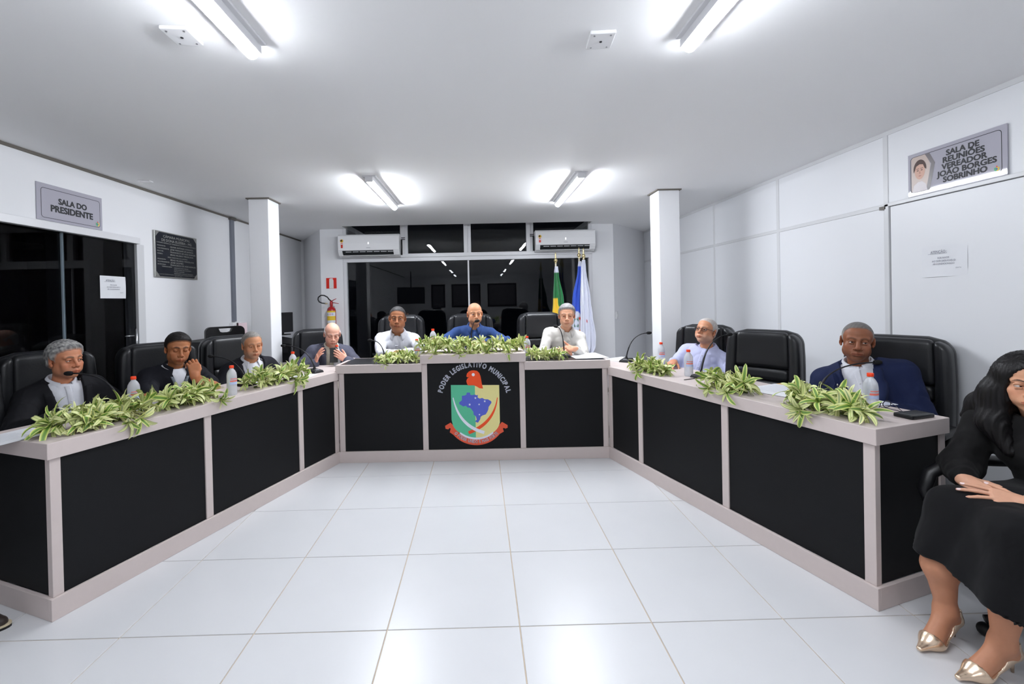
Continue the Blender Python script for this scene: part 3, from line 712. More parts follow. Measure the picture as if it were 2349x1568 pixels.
ln('A LEI NO TEMPO PASSA A HISTORIA FAZ O HOMEM SABER O SEU', -.29, .30, -.199, .010); ln('25 / 10 / 1992', -.05, .06, -.213, .010)
m.build('lettering', PLT, t)
for sx in (-1, 1):
    for sz in (-1, 1):
        m = MB(); m.lathe([(.006, 0), (.005, .003), (.001, .004)], 10, (sx * .313, -.024, sz * .214), 'y'); m.build('screw', SILV, t)
# paper notices
def notice(side, y, z, w, h, label, off):
    (lx, ly, lz), rz = place(side, y, z); lx += off
    t = thing('paper_notice', label, 'notice', (lx, ly, lz), rz, 'paper notices taped to the two doors')
    m = MB(); m.grid(lambda u, v: ((u - .5) * w, -.0015 - .003 * math.sin(u * 5) * (v - .5) ** 2 * 4, (v - .5) * h), 10, 8); m.build('sheet', PAPER, t, smooth=True)
    G = mat('faint_print', srgb(130, 130, 142), .7); m = MB(); F = LF(.0042)
    fit_text(m, 'ATEN\u00c7\u00c3O :', F, -w * .29, w * .08, h * .30, size=h * .13); m.add([tuple(F @ Vector(p)) for p in ((-w * .35, h * .235, 0), (w * .08, h * .235, 0), (w * .08, h * .242, 0), (-w * .35, h * .242, 0))], [(0, 1, 2, 3)])
    for k, (b, x) in enumerate((('POR FAVOR', .13), ('AO SAIR DESLIGAR O', .26), ('AR CONDICIONADO', .24))): fit_text(m, b, F, -w * x, w * x, h * (.10 - .095 * k), size=h * .085)
    fit_text(m, 'GRATO', F, w * .26, w * .38, -h * .24, size=h * .055)
    m.build('lettering', G, t)
notice(-1, 3.993, 1.660, .279, .195, 'white paper notice on the dark glass door', -.021)
notice(1, 2.799, 1.663, .275, .198, 'white paper notice on the white door', -.009)
# conduit, cover plates
t = thing('conduit', 'grey vertical cable conduit on the wall behind the column', 'conduit', (XL, 5.868, 0))
m = MB(); m.box((0, -.036, 1.265), (.03, .036, H - .03)); m.build('channel', GREYPIPE, t, bevel=.003)
m = MB(); m.box((0, -.05, H - .04), (.04, .07, H - .005)); m.build('cap', mat('conduit_cap', srgb(95, 92, 88), .7), t)
t = thing('outlet_box', 'white outlet box on the wall below the grey conduit', 'outlet', (XL, 5.93, 1.12))
m = MB(); m.box((0, -.16, 0), (.05, .05, .135)); m.box((0, .05, .015), (.045, .2, .125)); m.build('box', GLOSSW, t, bevel=.006)
m = MB(); m.box((.05, -.13, .03), (.053, -.02, .105)); m.build('plate', STRIPW, t)
for (x, y), lab in (((-1.218, 1.90), 'white ceiling cover plate beside the tube light on the glass-door side'), ((.56, 1.98), 'white ceiling cover plate between the two front tube lights')):
    t = thing('ceiling_plate', lab, 'cover plate', (x, y, H), math.radians(-4 if x > 0 else 2), 'square junction covers on the ceiling')
    m = MB(); m.box((-.055, -.062, -.016), (.055, .062, 0)); m.build('plate', GLOSSW, t, bevel=.004)
    m = MB(); m.lathe([(.006, -.002), (.006, 0)], 10, (0, 0, -.0165)); m.build('centre_hole', DARKSLOT, t)
    for sx, sy in ((-.035, -.045), (.035, -.045), (-.035, .045), (.035, .045)):
        m = MB(); m.lathe([(.004, -.002), (.004, 0)], 8, (sx, sy, -.0162)); m.build('screw', CHROME, t)
t = thing('ceiling_plate', 'small flat white plate on the ceiling edge near the plaque', 'cover plate', (-2.99, 4.1, H), .1)
m = MB(); m.box((-.05, -.03, -.008), (.05, .03, 0)); m.build('plate', GLOSSW, t, bevel=.002)
# light switch on the slanted wall
t = thing('light_switch', 'small white light switch on the wall behind the gooseneck microphone', 'switch', (2.16, 7.045, 1.19), math.radians(48))
m = MB(); m.box((-.04, -.012, -.06), (.04, 0, .06)); m.build('plate', GLOSSW, t, bevel=.004); m = MB(); m.box((-.014, -.018, -.025), (.014, -.012, .025)); m.build('rocker', GLOSSW, t, bevel=.002)

# ------------------------------------------------------------------ flags on poles
GOLD = mat('gilt_metal', (.75, .62, .33), .28, 1.0); POLEW = mat('pale_pole', (.62, .58, .48), .35)
def flag(name, label, x, y, ztop, widths, colour, rotz=0, lean=0):
    """flag hanging in folds from a pole; widths = [(z, left, right)], colour(u, z) gives the cloth's own colours"""
    t = thing(name, label, 'flag', (x, y, 0), rotz)
    m = MB(); m.lathe([(.14, 0), (.14, .02), (.05, .05), (.02, .07)], 20); m.build('foot', GOLD, t, smooth=True, auto=40)
    m = MB(); m.tube([(0, 0, .05), (lean, 0, ztop - .12)], .012, 10); m.build('pole', POLEW, t, smooth=True)
    m = MB(); m.lathe([(.012, 0), (.02, .004), (.012, .012), (.025, .03), (.028, .045), (.022, .062), (.010, .07), (.012, .08), (.010, .12), (.008, .15), (.002, .155)], 14, (lean, 0, ztop - .155)); m.build('finial', GOLD, t, smooth=True)
    zs = [w[0] for w in widths]; nv = 70; nu = 60
    m = MB(); cols = []
    ph = R0.uniform(0, 6)
    for j in range(nv + 1):
        z = zs[0] + (zs[-1] - zs[0]) * j / nv
        k = max(i for i in range(len(zs) - 1) if z <= zs[i] + 1e-9)
        f = (zs[k] - z) / (zs[k] - zs[k + 1]); f = f * f * (3 - 2 * f)
        l = widths[k][1] + (widths[k + 1][1] - widths[k][1]) * f; r = widths[k][2] + (widths[k + 1][2] - widths[k][2]) * f
        amp = min(.05, .28 * (r - l))
        for i in range(nu + 1):
            u = i / nu
            xx = l + (r - l) * (u + .045 * math.sin(u * 19 + ph + z * 1.2) * math.sin(u * math.pi))
            yy = -.035 - amp * (.5 + .5 * math.cos(u * 15.5 + ph + .9 * math.sin(z * 2.1))) * math.sin(min(1, u * 6) * 1.57) - .012 * math.sin(u * 31 + z * 3)
            m.v.append((xx, yy, z)); cols.append((*colour(u, z), 1))
    for j in range(nv):
        for i in range(nu): q = j * (nu + 1) + i; m.f.append((q, q + nu + 1, q + nu + 2, q + 1)); m.m.append(0)
    m.col = cols
    o = m.build('cloth', mat('flag_cloth', (1, 1, 1), .75, attr='tint', sheen=.2), t, smooth=True)
    s = o.modifiers.new('thick', 'SOLIDIFY'); s.thickness = .003
    return t
GRN, YEL, BLU, WHT, NAVY = srgb(20, 120, 62), srgb(235, 198, 50), srgb(52, 92, 205), srgb(222, 224, 236), srgb(60, 70, 160)
def c1(u, z):
    if z > 1.83: return WHT
    if z < 1.47 and (u < .36 or (u > .36 and z < 1.40 - .25 * (u - .36))):
        return NAVY if (z < 1.30 and u > .4) else YEL
    return GRN
def c2(u, z):
    if z > 1.93: return WHT
    d = 1.33 - u * .1
    if z > d: return srgb(35, 110, 80) if (u > .8 and 1.36 < z < 1.43) else BLU
    if u > .62 and z < 1.2: return srgb(225, 80, 50) if (u > .85 or z > 1.16) else srgb(235, 150, 60) if z < 1.02 else WHT
    if .25 < u < .55 and 1.06 < z < 1.24 and (math.sin(z * 60) + math.sin(u * 25)) > .1: return srgb(70, 120, 100)
    return WHT
def c3(u, z):
    if abs(z - 1.16) < .02 and .45 < u < .5: return srgb(200, 60, 60)
    return WHT
flag('flag', 'green and yellow national flag hanging on a pole by the window', 1.088, 6.3, 2.12, [(1.92, -.02, .025), (1.83, -.03, .035), (1.44, -.052, .10), (1.2, -.07, .16), (.6, -.10, .2)], c1)
flag('flag', 'blue and white flag with coat of arms hanging beside the white flag', 1.432, 6.36, 2.19, [(1.99, -.018, .02), (1.9, -.03, .03), (1.44, -.11, .02), (1.1, -.15, .03), (.6, -.2, .06)], c2)
flag('flag', 'plain white flag hanging on a pole at the window edge', 1.474, 6.27, 2.17, [(2.0, -.03, .012), (1.9, -.045, .02), (1.44, -.06, .075), (1.24, -.06, .095), (.95, -.07, .13), (.82, -.07, .125), (.60, -.09, .04)], c3)

# ------------------------------------------------------------------ furniture behind the column
t = thing('cabinet', 'low black cabinet against the wall behind the grey-haired man', 'cabinet', (-3.0, 5.15, 0), math.radians(90))
BLKW = mat('black_melamine', srgb(24, 24, 26), .45)
m = MB(); m.box((-.42, -.2, 0), (.42, .19, 1.10)); m.build('carcass', BLKW, t, bevel=.004)
for x0, x1 in ((-.41, -.005), (.005, .41)):
    m = MB(); m.box((x0, -.218, .06), (x1, -.2, 1.08)); d = m.build('door', BLKW, t, bevel=.003); m = MB(); xk = x1 - .04 if x0 < -.2 else x0 + .04; m.tube([(xk, -.225, .55), (xk, -.235, .6), (xk, -.225, .65)], .005, 6); m.build('handle', CHROME, d)
t = thing('plastic_case', 'black plastic case with handle hole standing on the low cabinet', 'case', (-2.83, 5.02, 1.10), math.radians(45))
def case_m():
    m = MB(); o = []; n = 10
    for cx, cz, a in ((.14, .09, 0), (-.14, .09, 90)):
        for k in range(7): q = math.radians(a + 15 * k); o.append((cx + .055 * math.cos(q), cz + .055 * math.sin(q)))
    o += [(-.195, 0), (.195, 0)]
    hole = [(-.07 + .0, .125), (.07, .125), (.055, .09), (.03, .08), (-.03, .08), (-.055, .09)]
    tri = tessellate_polygon([[Vector((x, z, 0)) for x, z in o], [Vector((x, z, 0)) for x, z in hole]])
    al = o + hole; N = len(al)
    m.add([(x, -.03, z) for x, z in al] + [(x, .03, z) for x, z in al], [tuple(q) for q in tri] + [tuple(N + i for i in q[::-1]) for q in tri] + [(i, (i + 1) % len(o), N + (i + 1) % len(o), N + i) for i in range(len(o))] + [(len(o) + i, N + len(o) + i, N + len(o) + (i + 1) % 6, len(o) + (i + 1) % 6) for i in range(6)])
    return m
case_m().build('shell', BLACKPL, t)
m = MB(); m.box((-.18, -.034, .005), (.18, -.03, .06)); m.build('lower_rib', BLACKPL, t)
t = thing('notebook', 'pale pink notebook with dark spine standing on the low cabinet', 'notebook', (-2.905, 5.52, 1.10), math.radians(60))
m = MB(); m.box((-.05, -.012, 0), (.06, .012, .16)); m.build('pages', mat('pink_cover', srgb(222, 200, 205), .6), t); m = MB(); m.box((-.057, -.013, 0), (-.05, .013, .163)); m.build('spine', mat('maroon', srgb(70, 40, 45), .6), t)
t = thing('side_table', 'small beige side table holding the black printer behind the column', 'side table', (-2.56, 5.95, 0))
m = MB(); m.box((-.27, -.2, .69), (.17, .2, .73)); m.build('table_top', BEIGE, t, bevel=.003)
for x, y in ((-.25, -.18), (.15, -.18), (-.25, .18), (.15, .18)): m = MB(); m.box((x - .02, y - .02, 0), (x + .02, y + .02, .69)); m.build('leg', BEIGE, t)
m = MB(); m.box((-.25, -.16, .2), (.15, .18, .5)); m.build('lower_box', BLKW, t)
t = thing('printer', 'black printer with small blue light on the side table', 'printer', (-2.56, 5.95, .73))
m = MB(); m.add([(-.2, -.17, 0), (.14, -.17, 0), (.14, .17, 0), (-.2, .17, 0), (-.2, -.17, .30), (.14, -.17, .24), (.14, .17, .26), (-.2, .17, .33)], [(0, 3, 2, 1), (4, 5, 6, 7), (0, 1, 5, 4), (1, 2, 6, 5), (2, 3, 7, 6), (3, 0, 4, 7)]); m.build('casing', BLACKPL, t, bevel=.008)
m = MB(); m.box((-.15, -.176, .12), (.1, -.168, .2)); m.build('paper_tray', mat('dark_gloss', (.02, .02, .022), .15), t)
m = MB(); m.ball((.0, -.176, .05), .008, 10, 6); m.build('blue_light', mat('blue_led', (.15, .25, 1.0), .4, emit=6), t)
t = thing('monitor', 'slim black computer monitor seen edge-on behind the column', 'monitor', (-2.66, 6.05, 1.075), math.radians(70))
m = MB(); m.box((-.2, -.02, .02), (.2, .02, .29)); m.build('screen_case', BLACKPL, t, bevel=.006); m = MB(); m.box((-.185, -.023, .035), (.185, -.02, .275)); m.build('screen', mat('dark_gloss', (.02, .02, .022), .15), t)
m = MB(); m.box((-.03, -.02, 0), (.03, .02, .03)); m.box((-.1, -.07, -.012), (.1, .07, 0)); m.build('stand', BLACKPL, t)

# things on the rear wall, seen mirrored in the window
for x, w, lab in ((-.55, 1.25, 'dark framed picture board on the rear wall nearer the door side'), (1.0, 1.25, 'dark framed picture board in the middle of the rear wall'), (-1.75, .6, 'narrow dark framed board on the rear wall')):
    t = thing('picture_board', lab, 'picture', (x, YR + .001, 1.76), math.pi, 'framed boards on the rear wall')
    m = MB(); m.box((-w / 2, -.03, -.5), (w / 2, 0, .5)); m.build('frame', mat('dark_wood', srgb(42, 30, 26), .5), t, bevel=.005); m = MB(); m.box((-w / 2 + .07, -.034, -.43), (w / 2 - .07, -.03, .43)); m.build('picture', mat('board_grey', srgb(96, 92, 92), .5, noise=.5, nscale=9), t)
t = thing('television', 'black television hung on a bracket at the rear of the room', 'television', (-2.45, -2.2, 1.75), math.radians(160))
m = MB(); m.box((-.5, -.03, -.3), (.5, .03, .3)); m.build('screen_case', BLACKPL, t, bevel=.006); m = MB(); m.box((-.48, .03, -.28), (.48, .033, .28)); m.build('screen', mat('dark_gloss', (.02, .02, .022), .15), t)
m = MB(); m.tube([(0, 0, .3), (0, 0, H - 1.75)], .02, 8); m.build('hanger', BLACKPL, t)

# ------------------------------------------------------------------ things on the benches
PET = mat('clear_plastic_water', (.86, .88, .92), .28, trans=.55, ior=1.33, spec=.5); CAPR = mat('red_cap', srgb(240, 66, 22), .4)
LBLR = mat('label_print_red', srgb(236, 120, 108), .6); LBLB = mat('label_print_blue', srgb(185, 200, 235), .5)
BT = [None]
def bottle(x, y, z, rz, label):
    if BT[0] is None:
        t = BT[0] = thing('water_bottle', label, 'bottle', (x, y, z), rz, 'water bottles on the benches')
        pr = [(.022, .004), (.030, 0), (.0325, .006), (.0325, .03), (.0318, .035), (.0325, .04), (.0325, .06), (.0318, .065), (.0325, .07), (.0325, .135), (.030, .155), (.022, .172), (.0135, .183), (.0125, .186), (.0125, .195)]
        m = MB(); m.lathe(pr, 24); m.build('bottle_body', PET, t, smooth=True, auto=60)
        m = MB(); m.lathe([(.0145, .190), (.0148, .192), (.0148, .206), (.0138, .208)], 20); m.build('cap', CAPR, t, smooth=True, auto=40)
        def band(za, zb, a0, a1, r, mt, nm):
            m = MB(); n = 14
            for k in range(n):
                p, q = a0 + (a1 - a0) * k / n, a0 + (a1 - a0) * (k + 1) / n
                m.add([(r * math.cos(p), r * math.sin(p), za), (r * math.cos(q), r * math.sin(q), za), (r * math.cos(q), r * math.sin(q), zb), (r * math.cos(p), r * math.sin(p), zb)], [(0, 1, 2, 3)])
            m.build(nm, mt, t)
        band(.072, .128, -2.6, -.2, .0328, mat('label_film', (.8, .83, .92), .4, trans=.55), 'label')
        band(.078, .092, -2.4, -.35, .0331, LBLB, 'label_stripe'); band(.096, .106, -2.3, -.5, .0332, LBLR, 'label_stripe'); band(.114, .119, -2.2, -.6, .0332, LBLR, 'label_stripe')
        return
    dup(BT[0], (x, y, z), rz, label)
Z = .845
for x, y, z, rz, lab in (
    (-2.150, 2.80, Z, .9, 'water bottle with red cap beside the white-striped leaves and phone'), (-1.765, 3.20, Z, .9, 'water bottle with red cap between two leaf arrangements, before the blazer man'),
    (-1.675, 4.03, Z, .7, 'water bottle with red cap beside the column and black microphone base'), (-1.45, 4.56, Z, .2, 'water bottle with red cap in front of the old man with phone'),
    (-.615, 4.38, .904, .1, 'water bottle with red cap below the raised unit, before the stout man'), (-.478, 4.60, .985, .2, 'water bottle with red cap standing on the raised middle unit'),
    (.465, 4.42, .904, .1, 'water bottle with red cap half hidden beside the raised unit'), (1.668, 4.12, Z, -.2, 'water bottle with red cap by the white column, nearer the central bench'),
    (1.640, 3.52, Z, -.2, 'water bottle with red cap before the man leaning back'), (2.045, 2.335, Z, -.1, 'water bottle with red cap at the bench end, before the blue blazer')):
    bottle(x, y, z, rz, lab)

MICB = mat('microphone_black', srgb(22, 22, 25), .5, bump=.2, bscale=300); FOAM = mat('foam_black', srgb(14, 14, 16), .9, bump=.6, bscale=700)
def mic(x, y, z, rz, tip, label, bend=.5):
    """desk microphone: block base, thin curved neck, foam head; tip is a point in the room"""
    t = thing('desk_microphone', label, 'microphone', (x, y, z), rz, 'gooseneck microphones on the benches')
    T = Matrix.Rotation(-rz, 3, 'Z') @ (Vector(tip) - Vector((x, y, z)))
    m = MB(); m.add([(-.055, -.065, 0), (.055, -.065, 0), (.055, .065, 0), (-.055, .065, 0), (-.045, -.06, .022), (.045, -.06, .022), (.045, .055, .036), (-.045, .055, .036)], [(0, 3, 2, 1), (4, 5, 6, 7), (0, 1, 5, 4), (1, 2, 6, 5), (2, 3, 7, 6), (3, 0, 4, 7)]); m.build('base', MICB, t, bevel=.005)
    m = MB(); m.lathe([(.014, .028), (.012, .04), (.008, .06)], 12); m.build('socket', MICB, t, smooth=True, auto=40)
    m = MB(); m.box((-.02, -.045, .024), (.02, -.025, .031)); m.build('talk_button', mat('button_grey', (.3, .3, .32), .4), t, bevel=.002)
    P0 = Vector((0, 0, .05)); d = Vector((T.x, T.y, 0)); Pm = Vector((T.x * (1 - bend) * .25, T.y * (1 - bend) * .25, max(T.z * 1.0, .2)))
    pts = [P0.lerp(Pm, k / 10).lerp(Pm.lerp(T, k / 10), k / 10) for k in range(11)]
    m = MB(); m.tube(pts, [.0065] * 3 + [.0045] * 8, 8); m.build('gooseneck', MICB, t, smooth=True)
    dr = (pts[-1] - pts[-2]).normalized(); m = MB()
    m.tube([T - dr * .012, T - dr * .008, T, T + dr * .02, T + dr * .033, T + dr * .037], [.007, .0125, .0145, .0145, .010, .003], 14); m.build('foam_head', FOAM, t, smooth=True)
mic(-2.325, 2.90, Z, math.radians(70), (-2.60, 2.872, 1.070), 'gooseneck microphone pointing at the mouth of the curly grey-haired man', .2)
mic(-1.855, 3.56, Z, math.radians(65), (-2.20, 3.70, 1.065), 'gooseneck microphone in front of the grey-haired man by the column', .2)
mic(-1.525, 4.14, Z, math.radians(60), (-1.83, 4.22, 1.09), 'gooseneck microphone on black base before the old man with phone', .2)
mic(-.94, 4.42, .904, 0, (-1.08, 4.47, 1.10), 'gooseneck microphone in front of the stout man in white shirt', .3)
mic(-.09, 4.58, .985, 0, (-.035, 4.575, 1.262), 'gooseneck microphone at the mouth of the bald man in blue shirt', .5)
mic(.825, 4.40, .904, 0, (.765, 4.45, 1.197), 'gooseneck microphone before the grey-haired man in white shirt', .5)
mic(1.425, 4.36, Z, math.radians(-40), (1.635, 4.35, 1.122), 'gooseneck microphone curving against the white column', .2)
mic(1.70, 3.44, Z, math.radians(-65), (1.985, 3.56, 1.160), 'gooseneck microphone before the man leaning back', .2)
mic(2.085, 2.74, Z, math.radians(-65), (2.435, 2.74, 1.043), 'gooseneck microphone crossing the blue blazer', .3)

PRINT = mat('paper_print', srgb(178, 180, 192), .7)
def sheet(x, y, z, rz, w, h, label, n=1, logo=False, name='paper_sheet'):
    t = thing(name, label, 'paper', (x, y, z), rz, 'printed papers on the benches')
    for k in range(n):
        a = R0.uniform(-.09, .09) if k else 0
        m = MB(); c, s = math.cos(a), math.sin(a)
        m.grid(lambda u, v: (((u - .5) * w) * c - ((v - .5) * h) * s + k * .006, ((u - .5) * w) * s + ((v - .5) * h) * c - k * .004, .0008 + k * .0009 + .004 * max(0, u - .8) ** 2 * 25 * (.3 if k == n - 1 else 0)), 8, 6); m.build('sheet', PAPER, t, smooth=True)
    m = MB(); zz = .0016 + (n - 1) * .0009
    for r in range(7):
        y0 = h * (.34 - .1 * r); L = w * R0.uniform(.5, .8)
        m.add([(-w * .4, y0, zz), (-w * .4 + L, y0, zz), (-w * .4 + L, y0 + h * .013, zz), (-w * .4, y0 + h * .013, zz)], [(0, 1, 2, 3)])
    m.build('printed_lines', PRINT, t)
    if logo:
        for dx, c in ((-.02, (230, 200, 60)), (.015, (90, 120, 90))): m = MB(); m.lathe([(.016, zz), (.016, zz + .0005)], 12, (w * .3 + dx, -h * .3, 0)); m.build('printed_mark', mat('mark_l%d' % c[0], srgb(*c), .6), t)
dLz, dRz = math.radians(70), math.radians(-72.5)
sheet(-2.36, 2.255, Z, math.radians(70) + .12, .34, .25, 'printed certificate overhanging the bench end by the leaves', 2, True)
sheet(-2.14, 3.05, Z, dLz + .1, .297, .21, 'papers in front of the man in navy polo shirt', 3)
sheet(-1.89, 3.74, Z, dLz - .2, .297, .21, 'papers in front of the grey-haired man in dark blazer', 2)
sheet(-1.555, 3.93, Z, dLz + .3, .25, .18, 'single paper between water bottle and microphone base', 1)
sheet(1.04, 4.42, .9056, .05, .30, .40, 'papers on the central bench beside the clasped hands', 3)
sheet(1.40, 4.55, Z, .5, .30, .21, 'papers at the corner beside the central bench', 3)
sheet(1.965, 2.93, Z, dRz + .05, .30, .36, 'white papers before the empty chair', 3)
sheet(2.21, 2.62, Z, dRz - .2, .297, .21, 'paper in front of the man in blue blazer', 2)
t = thing('manila_folder', 'yellow-edged folder under papers before the empty chair', 'folder', (2.12, 2.98, Z), dRz)
m = MB(); m.box((-.16, -.02, 0), (.16, .06, .0012)); m.build('cover', mat('manila', srgb(215, 175, 110), .7), t)
t = thing('smartphone', 'black smartphone lying beside a blue pen', 'phone', (-2.105, 2.835, Z), dLz + .5)
m = MB(); m.box((-.036, -.075, 0), (.036, .075, .008)); m.build('case', mat('phone_case', srgb(150, 155, 170), .4), t, bevel=.004); m = MB(); m.box((-.033, -.071, .008), (.033, .071, .0088)); m.build('screen', mat('dark_gloss', (.02, .02, .022), .15), t)
t = thing('pen', 'blue pen lying in front of the black smartphone', 'pen', (-2.045, 2.815, Z + .0055), dLz - .25)
m = MB(); m.tube([(-.065, 0, 0), (.055, 0, 0)], .0045, 8); m.build('barrel', mat('pen_blue', srgb(60, 95, 205), .35), t, smooth=True); m = MB(); m.tube([(.055, 0, 0), (.07, 0, 0)], [.004, .0008], 8); m.build('tip', CHROME, t); m = MB(); m.tube([(-.078, 0, 0), (-.065, 0, 0)], .005, 8); m.build('cap', GLOSSW, t)
t = thing('wallet', 'black leather wallet at the bench end beside the eyeglasses', 'wallet', (2.175, 2.235, Z), math.radians(14))
MB().rbox((0, 0, .011), (.155, .085, .02), .006, 2).build('cover', LEATHER, t, smooth=True); m = MB(); m.box((-.07, -.0435, .008), (.07, -.042, .013)); m.build('inner_edge', BLACKPL, t)
t = thing('eyeglasses', 'dark eyeglasses lying between water bottle and wallet', 'glasses', (2.17, 2.41, Z), math.radians(10))
FR = mat('dark_frame', srgb(40, 40, 48), .3); LENS = mat('lens_glass', (.75, .78, .88), .02, trans=.9, ior=1.4)
for s in (-1, 1):
    m = MB(); m.tube([(s * .034 + .026 * math.cos(a), 0, .022 + .018 * math.sin(a)) for a in [2 * math.pi * k / 16 for k in range(17)]], .0022, 6); m.build('rim', FR, t, smooth=True)
    m = MB(); m.lathe([(.0001, -.0008), (.018, -.0008), (.018, .0008), (.0001, .0008)], 18, (0, 0, 0), 'y'); o = m.build('lens', LENS, t); o.location = (s * .034, 0, .022); o.scale = (1.4, 1, 1)
    m = MB(); m.tube([(s * .06, 0, .026), (s * .05, -.03, .02), (-s * .01, -.12, .004)], .0018, 6); m.build('temple', FR, t, smooth=True)
m = MB(); m.tube([(-.008, 0, .027), (0, 0, .031), (.008, 0, .027)], .002, 6); m.build('bridge', FR, t)
t = thing('cable', 'thin black cable trailing from the microphone base over the edge', 'cable', (1.62, 3.36, Z))
m = MB(); m.tube([(.06, .06, .004), (.0, .03, .004), (-.06, .0, .004), (-.095, -.01, .003)], .003, 6); m.build('cord', BLACKPL, t, smooth=True)

# ------------------------------------------------------------------ leaf arrangements along the benches
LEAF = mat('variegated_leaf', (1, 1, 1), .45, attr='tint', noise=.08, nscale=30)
CREAM, PALE, GREEN, LIME = srgb(232, 228, 164), srgb(218, 221, 176), srgb(104, 140, 66), srgb(186, 200, 100)
leaf_meshes = []
for kind in range(9):
    L = [.105, .12, .135, .15, .12, .14, .16, .11, .13][kind]; w = [.014, .015, .016, .017, .013, .0155, .0175, .012, .016][kind]
    droop = [.5, .8, 1.2, 1.6, .3, 2.1, 1.1, .7, 1.5][kind]; twist = [.2, -.3, .5, -.2, .1, .4, -.5, .3, 0][kind]
    vs, cs, fs = [], [], []; n = 8; cross = [-1, -.62, -.3, 0, .3, .62, 1]
    x = z = 0.0; ang = .35
    for j in range(n + 1):
        f = j / n; ww = w * (.45 + 1.9 * f) * (1 - f) ** .62 if f < .999 else .0002; ww = max(ww, .0003)
        tw = twist * f
        for u in cross:
            lift = .28 * ww * (u * u) * (1 - .5 * f)
            yy = u * ww * math.cos(tw); zz = u * ww * math.sin(tw) + lift
            vs.append((x - zz * math.sin(ang), yy, z + zz * math.cos(ang)))
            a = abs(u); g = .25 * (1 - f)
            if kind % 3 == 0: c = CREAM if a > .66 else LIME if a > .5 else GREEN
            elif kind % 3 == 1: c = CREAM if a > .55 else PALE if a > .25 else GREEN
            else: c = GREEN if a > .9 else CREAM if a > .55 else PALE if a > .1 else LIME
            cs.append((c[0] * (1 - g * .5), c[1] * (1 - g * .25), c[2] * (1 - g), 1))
        x += L / n * math.cos(ang); z += L / n * math.sin(ang); ang -= (droop + .35) / n * (.5 + f)
    k = len(cross)
    for j in range(n):
        for i in range(k - 1): q = j * k + i; fs.append((q, q + 1, q + k + 1, q + k))
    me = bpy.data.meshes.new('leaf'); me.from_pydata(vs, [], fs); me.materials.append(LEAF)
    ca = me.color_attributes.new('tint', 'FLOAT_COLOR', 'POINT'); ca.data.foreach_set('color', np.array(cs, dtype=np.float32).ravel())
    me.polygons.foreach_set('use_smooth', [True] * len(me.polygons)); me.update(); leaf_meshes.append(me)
MOSS = mat('leaf_stem_bed', srgb(92, 104, 52), .8, noise=.3, nscale=60)
def arrangement(P, s0, s1, w, z, n, label, rnd, front, over=(), rise=1.0, size=1.0, per=13, depth=.06):
    """leafy rosettes laid along P(s, w, z); front = unit plan vector towards the front of the bench"""
    mid = P((s0 + s1) / 2, w, z); n = int(n * 2.15); per = 12; size *= .84
    t = thing('leaf_arrangement', label, 'plant', tuple(mid), 0, 'variegated leaf arrangements on the benches')
    m = MB(); m.tube([tuple(P(s0 + (s1 - s0) * (.12 + .76 * k / 6), w + .01, z + .008) - mid) for k in range(7)], .007, 6); m.build('stem_bed', MOSS, t, smooth=True)
    along = (P(s1, w, z) - P(s0, w, z)).normalized(); fr = Vector((front[0], front[1], 0))
    for k in range(n):
        f = (k + .5) / n
        c = P(s0 + (s1 - s0) * (f + rnd.uniform(-.3, .3) / n), w + rnd.uniform(-depth, depth), z + .02 + rise * rnd.uniform(.0, .045))
        side = rnd.uniform(-.9, 1.2)
        ax = (Vector((0, 0, 1)) * rnd.uniform(.35, 1.0) + fr * side + along * rnd.uniform(-.9, .9) + along * (.9 if f > .85 else -.9 if f < .15 else 0)).normalized()
        rosette(t, c - mid, ax, rnd, per, size)
    for s, dz in over:
        c = P(s, .012, z + .016); ax = (fr * 1.0 + Vector((0, 0, -.15 - dz))).normalized(); rosette(t, c - mid, ax, rnd, per, size, .8)
    return t
def rosette(t, c, ax, rnd, per, size, spread=1.0):
    r = bpy.data.objects.new('rosette', None); COL.objects.link(r); r.parent = t; r.empty_display_size = .02
    q = Vector((0, 0, 1)).rotation_difference(ax); r.rotation_mode = 'QUATERNION'; r.rotation_quaternion = q; r.location = c
    for i in range(per):
        o = bpy.data.objects.new('leaf', rnd.choice(leaf_meshes)); COL.objects.link(o); o.parent = r
        az = i * 2.4 + rnd.uniform(-.35, .35); el = (1.25 - 1.25 * (i / per) * spread) + rnd.uniform(-.2, .2)
        o.rotation_euler = (Matrix.Rotation(az, 3, 'Z') @ Matrix.Rotation(-el + .2, 3, 'Y') @ Matrix.Rotation(rnd.uniform(-.5, .5), 3, 'X')).to_euler()
        sc = size * rnd.uniform(.75, 1.1) * (.65 if i < 2 else 1); o.scale = (sc, sc, sc)
rl = random.Random(21)
arrangement(Ld, .09, .50, .13, Z, 15, 'long leaf arrangement at the bench end before the curly-haired man', rl, oL, [(.36, .3), (.42, .1)], 1.3, 1.0, 12)
arrangement(Ld, .64, .97, .12, Z, 10, 'leaf arrangement in front of the man in navy polo shirt', rl, oL, [(.93, .4)], 1.3)
arrangement(Ld, 1.27, 1.80, .13, Z, 13, 'leaf arrangement in front of the grey-haired man in dark blazer', rl, oL, [(1.62, .3), (1.68, .1)], 1.5, .95)
arrangement(Cd, .36, .72, .10, .904, 9, 'leaf arrangement on the central bench before the stout man', rl, oC, [(.44, .5)], 1.0, .8)
arrangement(Cd, .76, 1.72, .11, .985, 22, 'long leaf arrangement covering the raised middle unit', rl, oC, [(.9, .3), (1.12, .4), (1.22, .4), (1.38, .2), (1.58, .3)], 1.8, .92, 12, .06)
arrangement(Cd, 1.78, 2.08, .10, .904, 8, 'leaf arrangement on the central bench before the clasped hands', rl, oC, [], 1.0, .8)
arrangement(Rd, 1.55, 1.88, .12, Z, 10, 'leaf arrangement at the corner by the white column', rl, oR, [(1.72, .2)], 1.1, .9)
